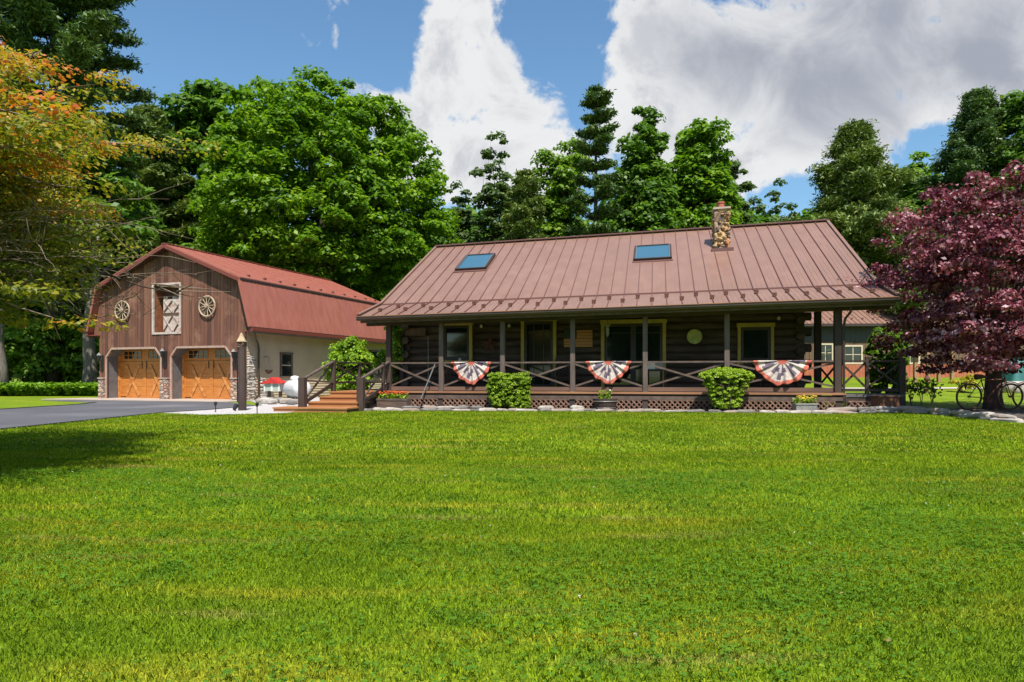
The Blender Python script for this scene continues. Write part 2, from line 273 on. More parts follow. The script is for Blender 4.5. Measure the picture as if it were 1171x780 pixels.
# ------------------------------------------------------------------ mesh helpers
class MB:
    """collects shapes and links them as ONE mesh object"""
    def __init__(s): s.v, s.f, s.m, s.mats = [], [], [], []
    def _mi(s, m):
        if m not in s.mats: s.mats.append(m)
        return s.mats.index(m)
    def add(s, vs_, fs, m):
        o = len(s.v); k = s._mi(m); s.v += [tuple(p) for p in vs_]
        for f in fs: s.f.append(tuple(i+o for i in f)); s.m.append(k)
    def box(s, x0, x1, y0, y1, z0, z1, m):
        s.add([(x, y, z) for z in (z0, z1) for y in (y0, y1) for x in (x0, x1)], [(0, 2, 3, 1), (4, 5, 7, 6), (0, 1, 5, 4), (2, 6, 7, 3), (0, 4, 6, 2), (1, 3, 7, 5)], m)
    def beam(s, a, b, w, h, m, up=(0, 0, 1)):
        a, b = Vector(a), Vector(b); d = (b-a).normalized(); u = Vector(up)
        if abs(d.dot(u)) > .99: u = Vector((0, 1, 0))
        x = d.cross(u).normalized()*w/2; y = x.cross(d).normalized()*h/2
        s.add([a-x-y, a+x-y, a+x+y, a-x+y, b-x-y, b+x-y, b+x+y, b-x+y], [(3, 2, 1, 0), (4, 5, 6, 7), (0, 1, 5, 4), (1, 2, 6, 5), (2, 3, 7, 6), (3, 0, 4, 7)], m)
    def tube(s, pts, rad, m, n=8, cap=True):
        P = [Vector(p) for p in pts]; R = rad if isinstance(rad, (list, tuple)) else [rad]*len(P); vs_, fs = [], []
        ref = Vector((0, 0, 1)) if abs((P[-1]-P[0]).normalized().z) < .9 else Vector((0, 1, 0))
        for i, p in enumerate(P):
            d = (P[min(i+1, len(P)-1)]-P[max(i-1, 0)]).normalized(); x = d.cross(ref)
            if x.length < 1e-4: x = Vector((1, 0, 0))
            x.normalize(); y = x.cross(d)
            for k in range(n): t = 2*pi*k/n; vs_.append(p+(x*cos(t)+y*sin(t))*R[i])
        for i in range(len(P)-1):
            for k in range(n): fs.append((i*n+k, i*n+(k+1) % n, (i+1)*n+(k+1) % n, (i+1)*n+k))
        if cap: fs.append(tuple(range(n-1, -1, -1))); fs.append(tuple((len(P)-1)*n+k for k in range(n)))
        s.add(vs_, fs, m)
    def lathe(s, c, prof, m, n=16):
        s.tube([(c[0], c[1], c[2]+z) for r, z in prof], [max(r, .0005) for r, z in prof], m, n)
    def torus(s, c, R, r, m, axis='y', n=28, k=6, a0=0, a1=2*pi):
        full = abs(a1-a0-2*pi) < 1e-6; N = n if full else n+1; vs_, fs = [], []
        for i in range(N):
            t = a0+(a1-a0)*i/n
            for j in range(k):
                q = 2*pi*j/k; rr = R+r*cos(q); p = (rr*cos(t), r*sin(q), rr*sin(t))
                if axis == 'x': p = (p[1], p[0], p[2])
                if axis == 'z': p = (p[0], p[2], p[1])
                vs_.append((c[0]+p[0], c[1]+p[1], c[2]+p[2]))
        for i in range(n):
            i2 = (i+1) % N
            for j in range(k): fs.append((i*k+j, i*k+(j+1) % k, i2*k+(j+1) % k, i2*k+j))
        s.add(vs_, fs, m)
    def prism(s, poly, a, b, m, plane='xz'):
        n = len(poly)
        def P(p, t): return (p[0], t, p[1]) if plane == 'xz' else ((t, p[0], p[1]) if plane == 'yz' else (p[0], p[1], t))
        s.add([P(p, a) for p in poly]+[P(p, b) for p in poly], [tuple(range(n)), tuple(range(2*n-1, n-1, -1))]+[(i, i+n, (i+1) % n+n, (i+1) % n) for i in range(n)], m)
    def build(s, name, parent=None, smooth=False, loc=None, fn=None, bevel=0):
        me = bpy.data.meshes.new(name); me.from_pydata([fn(p) for p in s.v] if fn else s.v, [], s.f)
        for m in s.mats: me.materials.append(M[m])
        me.polygons.foreach_set('material_index', s.m)
        if smooth: me.polygons.foreach_set('use_smooth', [True]*len(s.f))
        import bmesh
        bm = bmesh.new(); bm.from_mesh(me); bmesh.ops.recalc_face_normals(bm, faces=bm.faces); bm.to_mesh(me); bm.free()
        me.update(); o = bpy.data.objects.new(name, me); col.objects.link(o)
        if parent: o.parent = parent
        if loc: o.location = loc
        if bevel:
            b = o.modifiers.new('bevel', 'BEVEL'); b.width = bevel; b.segments = 2; b.limit_method = 'ANGLE'
        return o

def tag(o, label=None, cat=None, group=None, kind=None):
    if label: o['label'] = label
    if cat: o['category'] = cat
    if group: o['group'] = group
    if kind: o['kind'] = kind
    return o
def thing(name, loc, label, cat, rz=0, group=None):
    o = bpy.data.objects.new(name, None); o.empty_display_size = .3; col.objects.link(o); o.location = loc; o.rotation_euler = (0, 0, rz)
    return tag(o, label, cat, group)
def copy_tree(o, parent=None):
    c = o.copy(); col.objects.link(c); c.parent = parent
    for ch in list(o.children): copy_tree(ch, c)
    return c
def at(px, py, Y): return Vector(((px-CX)*Y/F, Y, CAMH-(py-HY)*Y/F))

def S(t):
    t = np.clip(t, 0, 1); return t*t*(3-2*t)
def T(x, y):
    """terrain height: flat lawn, a gentle bank rising behind and right of the cabin"""
    x, y = np.asarray(x, float), np.asarray(y, float)
    return S((x-8.5)/4)*(.15*S((y-15)/4)+.85*S((y-21)/16))
EDGE = [(-60, 19.9), (-10, 19.6), (-8.4, 18.45), (-6.6, 19.1), (-6.3, 19.5), (-4.7, 19.9), (-4.2, 20.7), (1.7, 20.35), (6.9, 19.5), (8.6, 19.1), (10.5, 18.45), (11.05, 17.0), (11.3, 15.2), (13, 14.3), (20, 13.8), (60, 13.8)]
EX, EY = [p[0] for p in EDGE], [p[1] for p in EDGE]
def edge_y(x): return np.interp(x, EX, EY)

# ------------------------------------------------------------------ the setting: ground, drive, apron, gravel, bed, path
def sheet(name, xs, ys, zf, m, kind='structure'):
    X, Y = np.meshgrid(xs, ys); Z = zf(X, Y); v = np.stack([X, Y, Z], -1).reshape(-1, 3); nx = len(xs)
    f = [(j*nx+i, j*nx+i+1, (j+1)*nx+i+1, (j+1)*nx+i) for j in range(len(ys)-1) for i in range(nx-1)]
    me = bpy.data.meshes.new(name); me.from_pydata(v.tolist(), [], f); me.materials.append(M[m]); me.polygons.foreach_set('use_smooth', [True]*len(f))
    o = bpy.data.objects.new(name, me); col.objects.link(o); return tag(o, kind=kind)
sheet('ground', np.concatenate([[-1500, -400, -150], np.arange(-60, 61, 1.), [150, 400, 1500]]), np.concatenate([[-1500, -300, -60], np.arange(-20, 90, 1.), [150, 400, 1500]]), T, 'lawn')
def poly_sheet(name, pts, z, m, edge=None):
    b = MB(); b.prism(pts, -.02, z, m, 'xy'); return tag(b.build(name), kind='structure')
poly_sheet('driveway', [(-16.1, -12), (-9.98, -12), (-9.98, 19.5), (-9.4, 21), (-9.0, 24.4), (-12, 28.3), (-19.5, 31.0), (-20.3, 29.5), (-16.6, 27.3), (-16.1, 25.5)], .012, 'asphalt')
for s_, pts in enumerate([[(-10.06, -12), (-9.96, -12), (-9.96, 19.5), (-9.38, 21), (-8.96, 24.4), (-9.05, 24.4), (-9.47, 21.05), (-10.06, 19.6)], [(-16.22, -12), (-16.08, -12), (-16.08, 25.5), (-16.6, 27.3), (-16.7, 27.2), (-16.22, 25.5)]]):
    poly_sheet('driveway_edge', pts, .03, 'asphalt_edge')
poly_sheet('gravel_bed', [(-9.9, 19.3), (-8.4, 18.5), (-6.7, 19.1), (-6.35, 19.6), (-6.0, 23), (-5.6, 30), (-9, 34.5), (-11.2, 29.1), (-10.6, 28), (-8.9, 24.4), (-9.3, 21)], .022, 'gravel')
def on_curve(pts, w, zf, name, m, n=60):
    P = [Vector((*p, 0)) for p in pts]; v, f = [], []
    L = [0]
    for a, b in zip(P, P[1:]): L.append(L[-1]+(b-a).length)
    for i in range(n+1):
        s_ = L[-1]*i/n; x = np.interp(s_, L, [p.x for p in P]); y = np.interp(s_, L, [p.y for p in P])
        for k in (-1, 1): v.append((x, y+k*w/2, float(zf(x, y+k*w/2))))
    f = [(2*i, 2*i+2, 2*i+3, 2*i+1) for i in range(n)]
    me = bpy.data.meshes.new(name); me.from_pydata(v, [], f); me.materials.append(M[m]); o = bpy.data.objects.new(name, me); col.objects.link(o); return tag(o, kind='structure')
on_curve([(13, 28.4), (19, 28.6), (26, 28.3), (45, 28)], .55, lambda x, y: T(x, y)+.03, 'footpath', 'path')
# mulch bed: strip between the stone edging and the house, mounded under the purple tree
def bed():
    v, f = [], []; n = 160; k = 12
    xs = np.linspace(-4.3, 19, n+1)
    for x in xs:
        y0 = float(edge_y(x)); y1 = y0+1.9 if x < 9 else y0+1.9+(min(x, 13)-9)*.75
        for j in range(k+1):
            t = j/k; y = y0+(y1-y0)*t; z = float(T(x, y))+.02+.09*sin(pi*min(t*1.5, 1))*(1 if x > 9 else .3)+.012*sin(x*9+y*7)
            v.append((x, y, z if 0 < j < k else float(T(x, y))-.01))
    f = [(i*(k+1)+j, (i+1)*(k+1)+j, (i+1)*(k+1)+j+1, i*(k+1)+j+1) for i in range(n) for j in range(k)]
    me = bpy.data.meshes.new('mulch_bed'); me.from_pydata(v, [], f); me.materials.append(M['mulch']); me.polygons.foreach_set('use_smooth', [True]*len(f))
    o = bpy.data.objects.new('mulch_bed', me); col.objects.link(o); tag(o, kind='structure')
bed()

# ------------------------------------------------------------------ the log cabin
HA, HX, HY0 = .208, -4.062, 22.578
def H(u, v, z=0): return (HX+u*cos(HA)+v*sin(HA), HY0-u*sin(HA)+v*cos(HA), z)
cabin = thing('log_cabin', H(0, 0), 'long dark log cabin with rose brown standing seam roof and covered front porch', 'cabin', -HA)
W, VW, DZ = 13.77, 2.2, .576
U0, U1, VB = -.35, 13.31, 12.7
RK = (6.896-3.707)/(7.456-1.298)
OL, OR = .783, 1.381
def shear(p): return (p[0], p[1], p[2]+(p[0]/W-.5)*(.22+(p[2]-3.1)*.03))
def zmain(v): return 3.707+(v-1.298)*RK
def zporch(v): return 3.117+(v+.6)*(3.707-3.117)/1.898
# walls
b = MB(); r = .14; zs = np.arange(DZ+.12, 3.95, .255)
for i, z in enumerate(zs):
    e = .22 if i % 2 else 0
    b.tube([(U0-e, VW+.14, z), (U1+e, VW+.14, z)], r, 'log', 10)
    for uu in (U0+.14, U1-.14): b.tube([(uu, VW-(.22-e) if z < 3.5 else VW+.5, z+.12), (uu, VB, z+.12)], r, 'log', 8)
    b.tube([(U0-e, VB-.14, z), (U1+e, VB-.14, z)], r, 'log', 8)
b.box(U0+.16, U1-.16, VW+.12, VW+.2, 0, 4.1, 'log'); b.box(U0+.1, U0+.18, VW+.3, VB-.2, 0, 4.1, 'log'); b.box(U1-.18, U1-.1, VW+.3, VB-.2, 0, 4.1, 'log'); b.box(U0+.1, U1-.1, VB-.2, VB-.12, 0, 4.1, 'log')
b.box(U0+.02, U1-.02, VW+.03, VB-.05, -.1, DZ+.02, 'field_stone_grey')
b.build('log_wall', cabin, smooth=False)
for uu in (U0+.1, U1-.2):
    b = MB(); b.prism([(VW+.1, 4.0), (VB-.1, 4.0), (7.456+.3, 6.6), (7.456-.3, 6.6)], uu, uu+.1, 'stain_wood', 'yz'); b.build('gable', cabin)
# main roof
def roof_plane(name, v0, z0, v1, z1, th=.05, seams=True, pitch=.4445, under='stain_wood'):
    b = MB(); u0, u1 = -OL, W+OR; d = Vector((v1-v0, z1-z0)).normalized(); nx, nz = -d.y, d.x
    if nz < 0: nx, nz = -nx, -nz
    b.add([(u0, v0, z0), (u1, v0, z0), (u1, v1, z1), (u0, v1, z1)] + [(u0, v0-nx*th, z0-nz*th), (u1, v0-nx*th, z0-nz*th), (u1, v1-nx*th, z1-nz*th), (u0, v1-nx*th, z1-nz*th)],
          [(0, 1, 2, 3), (0, 4, 5, 1), (1, 5, 6, 2), (2, 6, 7, 3), (3, 7, 4, 0)], 'house_metal')
    b.add([(u0, v0-nx*(th+.004), z0-nz*(th+.004)), (u1, v0-nx*(th+.004), z0-nz*(th+.004)), (u1, v1-nx*(th+.004), z1-nz*(th+.004)), (u0, v1-nx*(th+.004), z1-nz*(th+.004))], [(0, 1, 2, 3)], under)
    if seams:
        n = int(round((u1-u0)/pitch))
        for i in range(1, n):
            u = u0+(u1-u0)*i/n
            b.beam((u, v0+nx*.02, z0+nz*.02), (u, v1+nx*.02, z1+nz*.02), .022, .04, 'house_seam', (nx and 0, nx, nz))
            for du in (.15, .29): b.beam((u+du, v0+nx*.002, z0+nz*.002), (u+du, v1+nx*.002, z1+nz*.002), .012, .012, 'house_metal', (0, nx, nz))
    return b.build(name, cabin, fn=shear)
roof_plane('roof', 1.20, zmain(1.2)+.03, 7.456, zmain(7.456)+.03)
roof_plane('roof', 13.3, zmain(7.456)-(13.3-7.456)*RK+.03, 7.456, zmain(7.456)+.026)
pr = roof_plane('porch_roof', -.6, 3.117, 1.32, zporch(1.32))
pd = Vector((0, 1.898, .59)).normalized(); pn = Vector((0, -pd.z, pd.y))
g0 = None
n = 36
for i in range(1, n):
    u = -OL+(W+OR+OL)*i/n; v = .05 if i % 2 else .55
    if g0 is None:
        b = MB(); b.box(-.055, .055, -.05, .03, .0, .05, 'rust'); b.box(-.06, .06, .0, .03, .04, .11, 'rust'); b.tube([(-.07, .015, .08), (.07, .015, .08)], .018, 'rust', 6)
        g0 = b.build('snow_guard', pr); g = g0
    else:
        g = g0.copy(); col.objects.link(g); g.parent = pr
    p = shear((u, v, zporch(v)+.012)); g.location = p
# trims
for u in (-OL-.03, W+OR+.03):
    b = MB(); b.beam((u, -.62, 3.10), (u, 1.3, zporch(1.3)-.01), .07, .16, 'trim_brown'); b.beam((u, 1.2, zmain(1.2)), (u, 7.456, zmain(7.456)), .07, .16, 'trim_brown'); b.beam((u, 7.456, zmain(7.456)), (u, 13.3, zmain(7.456)-(13.3-7.456)*RK), .07, .16, 'trim_brown')
    b.beam((u, 1.2, zmain(1.2)+.09), (u, 7.456, zmain(7.456)+.09), .10, .03, 'house_metal'); b.beam((u, -.62, 3.19), (u, 1.3, zporch(1.3)+.08), .10, .03, 'house_metal')
    b.build('rake_trim', cabin, fn=shear)
b = MB(); b.beam((-OL-.06, 7.456, zmain(7.456)+.07), (W+OR+.06, 7.456, zmain(7.456)+.07), .3, .05, 'house_seam'); b.build('ridge_cap', cabin, fn=shear)
b = MB(); b.beam((-OL-.04, 1.19, zmain(1.19)+.035), (W+OR+.04, 1.19, zmain(1.19)+.035), .035, .07, 'house_seam'); b.build('roof_flashing', cabin, fn=shear)
b = MB(); b.prism([(-.60, 3.11), (-.74, 3.11), (-.74, 3.03), (-.70, 2.97), (-.60, 2.97)], -OL-.05, W+OR+.05, 'gutter', 'yz'); b.box(-OL, W+OR, -.76, -.735, 3.095, 3.115, 'deck_edge')
b.build('gutter', cabin, fn=shear)
b = MB(); b.box(-OL+.02, W+OR-.02, -.57, -.53, 2.9, 3.06, 'rail_wood'); b.box(-OL+.02, W+OR-.02, -.1, .08, 2.84, 3.05, 'stain_wood'); b.build('porch_beam', cabin, fn=shear)
# downspout bracket at the right corner
b = MB(); b.tube([(W+.2, -.6, 2.98), (W+.2, -.55, 2.85), (W+.14, -.25, 2.7), (W+.13, -.14, 2.5), (W+.13, -.14, .3)], .035, 'trim_brown', 8); b.build('downspout', cabin)
# skylights
for (ua, ub, va, vb) in ((1.05, 2.22, 4.2, 5.78), (7.86, 9.16, 4.2, 5.62)):
    fr = MB(); gl = MB()
    def q(u, v, d): n_ = Vector((0, -RK, 1)).normalized(); return (u, v+n_.y*d, zmain(v)+.03+n_.z*d)
    for (a, c) in (((ua, va), (ub, va)), ((ua, vb), (ub, vb)), ((ua, va), (ua, vb)), ((ub, va), (ub, vb))):
        fr.beam(q(*a, .055), q(*c, .055), .075, .13, 'trim_brown', (0, -RK, 1))
    fr.beam(q(ua-.08, va-.10, .02), q(ub+.08, va-.10, .02), .14, .035, 'house_seam', (0, -RK, 1))
    fr.beam(q(ua+.05, vb+.08, .02), q(ub-.05, vb+.08, .02), .10, .03, 'house_seam', (0, -RK, 1))
    for uu, s_ in ((ua, 1), (ub, -1)): fr.beam(q(uu+s_*.045, va, .122), q(uu+s_*.045, vb, .122), .02, .012, 'steel', (0, -RK, 1))
    gl.add([q(ua+.03, va+.03, .09), q(ub-.03, va+.03, .09), q(ub-.03, vb-.03, .09), q(ua+.03, vb-.03, .09)], [(0, 1, 2, 3)], 'skylight_glass')
    s = fr.build('skylight', cabin, fn=shear); gl.build('pane', s, fn=shear)
# chimney
b = MB(); b.box(10.75, 11.27, 5.0, 5.6, 5.3, 7.13, 'stone_chimney')
random.seed(5)
for k in range(90):
    face = random.choice('flr'); z = random.uniform(5.55, 7.0); w, h = random.uniform(.07, .17), random.uniform(.06, .12)
    if face == 'f': u = random.uniform(10.77, 11.25); a, c = u, 4.99
    else: a = 10.74 if face == 'l' else 11.28; c = random.uniform(5.05, 5.55)
    b.tube([(a-(w/2 if face == 'f' else 0), c-(0 if face == 'f' else w/2), z), (a, c-(.02 if face == 'f' else 0), z+h*.1), (a+(w/2 if face == 'f' else 0), c+(0 if face == 'f' else w/2), z)], [h*.3, h*.62, h*.3], 'stone_chimney', 7)
ch = b.build('chimney', cabin, fn=shear)
b = MB(); b.box(10.70, 11.32, 4.95, 5.65, 7.13, 7.20, 'concrete'); b.build('chimney_cap', ch, fn=shear)
b = MB(); b.tube([(11.0, 5.3, 7.2), (11.0, 5.3, 7.42)], .12, 'clay_tile', 14); b.tube([(11.0, 5.3, 7.40), (11.0, 5.3, 7.45)], .14, 'clay_tile', 14); b.build('flue', ch, fn=shear)
b = MB(); b.box(10.62, 11.40, 4.72, 4.98, 5.40, 5.66, 'house_seam'); b.build('chimney_flashing', ch, fn=shear)
# doors and windows on the porch wall
def opening(name, u0, u1, z0, z1, label=None, panes=((0, 1),), tw=.11, top=.13, muntins=(0, 0), gd='glass_dark', curtain=None, sill=True):
    b = MB(); v0, v1 = VW-.09, VW+.06
    b.box(u0, u0+tw, v0, v1, z0, z1, 'yellow_trim'); b.box(u1-tw, u1, v0, v1, z0, z1, 'yellow_trim'); b.box(u0-.03, u1+.03, v0-.015, v1, z1-.001, z1+top, 'yellow_trim')
    if sill: b.box(u0-.03, u1+.03, v0-.03, v1, z0-.06, z0, 'yellow_trim')
    fr = b.build(name, cabin); 
    if label: fr['label'] = label
    c = MB(); a0, a1 = u0+tw, u1-tw
    for (p0, p1) in panes:
        x0, x1 = a0+(a1-a0)*p0, a0+(a1-a0)*p1
        c.box(x0, x0+.09, v0+.03, v1, z0, z1, 'trim_brown'); c.box(x1-.09, x1, v0+.03, v1, z0, z1, 'trim_brown'); c.box(x0+.09, x1-.09, v0+.03, v1, z1-.1, z1, 'trim_brown'); c.box(x0+.09, x1-.09, v0+.03, v1, z0, z0+.14, 'trim_brown')
        g = MB(); g.box(x0+.08, x1-.08, v0+.075, v1-.02, z0+.13, z1-.09, gd)
        for k in range(1, muntins[0]+1): xx = x0+(x1-x0)*k/(muntins[0]+1); g.box(xx-.012, xx+.012, v0+.06, v0+.08, z0+.14, z1-.1, 'trim_brown')
        if muntins[1]: g.box(x0+.08, x1-.08, v0+.06, v0+.08, z1-muntins[1], z1-muntins[1]+.025, 'trim_brown')
        if curtain: g.box(x0+.1, x1-.1, v0+.062, v0+.072, z1-.1-curtain[0], z1-.1, curtain[1])
        g.build('pane', fr)
    c.build('frame', fr); return fr
opening('window', 1.10, 2.26, 1.62, 2.87, panes=((0, 1),))
opening('door', 4.02, 5.26, DZ+.05, 2.97, muntins=(2, .4), gd='glass_door', sill=False)
opening('patio_door', 6.80, 8.96, DZ+.05, 2.84, panes=((0, .5), (.5, 1)), curtain=(.24, 'box_dim'), sill=False) if 'box_dim' in M else opening('patio_door', 6.80, 8.96, DZ+.05, 2.84, panes=((0, .5), (.5, 1)), muntins=(0, .33), sill=False)
opening('window', 11.25, 12.37, 1.5, 2.66, muntins=(0, 0), tw=.09)
# porch deck
b = MB()
for k in range(16): b.box(-.12, W+.16, -.14+k*.15, -.14+k*.15+.143, DZ-.03, DZ, 'deck_wood')
b.build('porch_floor', cabin)
b = MB(); b.box(-.14, W+.18, -.172, -.142, DZ-.06, DZ+.004, 'deck_edge'); b.build('deck_edge', cabin)
b = MB(); b.box(-.1, W+.14, -.10, -.04, .36, DZ-.075, 'stain_wood'); b.box(-.12, W+.16, -.16, -.10, .345, .45, 'rail_wood')
for u in (0, 1.81, 3.85, 6.09, 8.31, 10.7, 13.77): b.box(u-.09, u+.09, -.13, .05, .0, .34, 'stain_wood')
b.build('porch_base', cabin)
b = MB(); b.box(-1.6, -.1, 1.0, 4.6, DZ-.04, DZ, 'deck_wood'); b.box(-1.65, -.1, -.35, 1.0, DZ-.04, DZ, 'step_wood'); b.box(-1.68, -1.63, -.35, 4.6, .1, DZ-.03, 'stain_wood')
b.build('side_landing', cabin)
b = MB(); b.box(W+.19, 15.5, -.12, 1.5, .46, .54, 'deck_grey'); b.box(W+.19, 15.5, -.10, -.05, .1, .45, 'stain_wood'); b.build('side_deck', cabin)
def lattice(u0, u1, z0=.05, z1=.33, v=-.14):
    b = MB(); h = z1-z0; s = .155; k = u0-h
    while k < u1:
        for d in (1, -1):
            x0, x1 = (k, k+h); za, zb = (z0, z1) if d == 1 else (z1, z0)
            if x0 < u0: t = (u0-x0)/h; za = za+(zb-za)*t; x0 = u0
            if x1 > u1: t = (u1-k)/h; zb = (z0 if d == 1 else z1)+(zb-(z0 if d == 1 else z1))*t; x1 = u1
            if x1-x0 > .01: b.beam((x0, v+(.006 if d == 1 else -.006), za), (x1, v+(.006 if d == 1 else -.006), zb), .011, .036, 'lattice_wood', (0, 0, 1))
        k += s
    b.box(u0, u1, v-.015, v+.012, z1-.012, z1+.02, 'lattice_wood')
    return b.build('lattice', cabin)
mat('lattice_wood', (.32, .18, .125), .8, color2=(.20, .11, .075), nscale=6)
PU = [0, 1.81, 3.85, 6.09, 8.31, 10.7, 13.77]
for a, c in zip(PU, PU[1:]): lattice(a+.09, c-.09)
lattice(W+.25, 15.3)
def post(u, v, z0, z1, w=.15, m='post_wood'):
    b = MB(); b.box(u-w/2, u+w/2, v-w/2, v+w/2, z0, z1, m); return b.build('post', cabin, bevel=.012)
mat('post_wood', (.155, .11, .095), .75, color2=(.10, .07, .058), nscale=4, stretch=(3, 3, .5), detail=7, bump=.3)
for u in PU[1:-1]: post(u, 0, DZ-.3, 2.95)
for u, v, w, zt in ((0, 0, .17, 3.0), (W, 0, .2, 3.1), (W, 2.5, .2, 4.25)): post(u, v, .05, zt, w, 'stain_wood')
post(-.35+.0, 2.2-.1, DZ, 3.3, .14, 'stain_wood')
def railing(p0, p1, zt=1.49, zb=.66, m='rail_wood', mb='deck_wood', bot=.12, parent=None, x=True):
    p0, p1 = Vector(p0), Vector(p1); parent = parent or cabin
    b = MB(); b.beam((*p0[:2], p0.z+zt), (*p1[:2], p1.z+zt), .09, .05, m); r_ = b.build('railing', parent)
    b = MB(); b.beam((*p0[:2], p0.z+zb), (*p1[:2], p1.z+zb), .05, bot, mb); b.build('bottom_rail', r_)
    if x:
        d = (p1-p0).normalized(); n_ = Vector((-d.y, d.x, 0))*.022
        for k, (za, zc) in enumerate(((zt-.06, zb+.09), (zb+.09, zt-.06))):
            o_ = n_*(1 if k else -1); b = MB(); b.beam((p0.x+o_.x, p0.y+o_.y, p0.z+za), (p1.x+o_.x, p1.y+o_.y, p1.z+zc), .035, .055, m); b.build('cross_brace', r_)
    return r_
for a, c in zip(PU, PU[1:]): railing((a+.08, 0, 0), (c-.08, 0, 0))
railing((W, .1, 0), (W, 2.4, 0), m='rail_dark', mb='rail_dark', bot=.07)
railing((W+.1, 0, 0), (14.5, 0, 0), m='rail_dark', mb='rail_dark', bot=.08); railing((14.6, 0, 0), (15.42, 0, 0), m='rail_dark', mb='rail_dark', bot=.08)
post(14.55, 0, .1, 1.62, .1, 'rail_dark'); post(15.46, 0, .02, 1.58, .16, 'rail_dark')
railing((15.46, .1, 0), (15.46, 1.5, 0), m='rail_dark', mb='rail_dark', bot=.08)
# side landing railing and front steps
railing((-1.6, -.75, .03), (-1.6, 1.2, .03), m='rail_dark', mb='rail_dark', bot=.07, zb=.82); railing((-1.6, 1.2, .03), (-1.6, 3.4, .03), m='rail_dark', mb='rail_dark', bot=.07, zb=.82)
post(-1.6, 1.2, .1, 1.52, .09, 'rail_dark'); post(-1.6, 3.4, .1, 1.52, .09, 'rail_dark')
b = MB()
for k, (ua, va, z) in enumerate(((-2.35, -3.15, .145), (-1.62, -2.45, .29), (-1.62, -1.75, .435), (-1.62, -1.05, .572))):
    b.box(ua, .0, va, va+.9, z-.04, z, 'step_wood'); b.box(ua+.02, -.02, va+.03, va+.06, z-.145, z-.041, 'step_wood')
    b.box(ua+.02, ua+.06, va+.061, va+.9, 0, z-.041, 'step_wood'); b.box(-.06, -.02, va+.061, va+.9, 0, z-.041, 'stain_wood')
b.build('front_steps', cabin)
post(-1.62, -2.72, .1, 1.02, .2, 'stain_wood'); post(.02, -2.25, .02, 1.02, .2, 'stain_wood'); post(-1.6, -.78, .1, 1.58, .13, 'stain_wood'); post(.02, -.55, .1, 1.5, .1, 'stain_wood')
def stair_rail(u, va, vb):
    b = MB(); b.beam((u, va, 1.0), (u, vb, 1.52), .10, .055, 'rail_wood'); r_ = b.build('stair_rail', cabin)
    b = MB(); b.beam((u, va, .28), (u, vb, .80), .05, .10, 'rail_dark'); b.build('bottom_rail', r_)
    for a, c in ((.93, .86), (.34, 1.46)):
        b = MB(); b.beam((u+.02*(1 if a > .5 else -1), va, a), (u+.02*(1 if a > .5 else -1), vb, c), .035, .055, 'rail_wood'); b.build('cross_brace', r_)
stair_rail(-1.6, -2.62, -.85); stair_rail(.02, -2.15, -.1)

# ---- things on the porch
def hp(u, v, z=0): return Vector(H(u, v, z))
def lantern(u, z, label):
    t = thing('porch_light', hp(u, VW-.08, z), label, 'light', -HA, 'porch wall lights')
    b = MB(); b.box(-.05, .05, 0, .05, -.02, .1, 'black_metal'); b.tube([(0, 0, .06), (0, -.08, .07)], .014, 'black_metal'); b.build('bracket', t)
    b = MB(); b.lathe((0, -.09, -.04), [(.025, 0), (.055, .03), (.055, .08), (.03, .12)], 'bulb', 10); b.build('globe', t)
lantern(2.62, 2.80, 'small white globe light on the log wall between the left window and the rusty star')
lantern(3.62, 2.80, 'small globe light on the log wall just left of the tall yellow framed door')
lantern(12.5, 2.90, 'small globe light on the log wall at the upper right corner of the right window')
t = thing('metal_star', hp(2.9, VW-.06, 2.2), 'rusty five pointed metal star hung on the dark logs', 'star', -HA)
b = MB(); P = [((.34 if k % 2 == 0 else .14)*sin(pi*k/5+.1), (.34 if k % 2 == 0 else .14)*cos(pi*k/5+.1)) for k in range(10)]
b.add([(x, 0, z) for x, z in P]+[(0, -.07, 0)], [(k, (k+1) % 10, 10) for k in range(10)]+[tuple(range(9, -1, -1))], 'rust'); b.build('star_body', t)
t = thing('flag_board', hp(6.05, VW-.06, 2.36), 'wooden plank flag of orange stripes with a dark green corner hung on the logs', 'wall flag', -HA)
b = MB()
for k in range(6): b.box(-.52 if k < 3 else -.52, .46, -.03, 0, -.30+k*.098, -.30+k*.098+.085, 'plank_orange')
b.build('striped_planks', t); b = MB(); b.box(-.53, -.08, -.045, -.031, -.01, .30, 'dark_green'); b.build('canton', t) if mat('dark_green', (.03, .055, .04), .8) is None else b.build('canton', t)
t = thing('wall_sign', hp(.12, VW-.06, 2.66), 'brown wooden plank sign hung high on the logs beside the climbing vine', 'sign', -HA)
b = MB(); b.box(-.42, .42, -.03, 0, -.14, .14, 'plank_dark'); b.build('board', t); b = MB(); b.box(-.36, .36, -.038, -.031, -.1, .1, 'weathered'); b.build('face_plate', t)
t = thing('garden_pole', hp(.72, VW-.35, DZ), 'tall thin metal pole standing against the logs at the left end of the porch', 'pole', -HA)
b = MB(); b.tube([(0, 0, 0), (0, 0, 1.9)], .014, 'galv'); b.build('shaft', t); b = MB(); b.lathe((0, 0, 0), [(.12, 0), (.11, .02), (.02, .05)], 'galv'); b.build('base', t)
t = thing('wall_thermometer', hp(9.88, VW-.08, 2.37), 'round yellow green dial hung on the dark logs right of the patio door', 'thermometer', -HA)
b = MB(); b.tube([(0, .02, 0), (0, -.03, 0)], .25, 'dial', 32); b.build('dial_plate', t); b = MB(); b.torus((0, -.02, 0), .25, .014, 'plank_dark'); b.build('rim', t); b = MB(); b.tube([(-.10, 0, .24), (-.1, 0, .36)], .008, 'black_metal'); b.build('hanger', t)
t = thing('wind_chime', hp(7.05, VW-.5, 2.75), 'pale green hanging ornament under the eave at the left edge of the patio door', 'ornament', -HA)
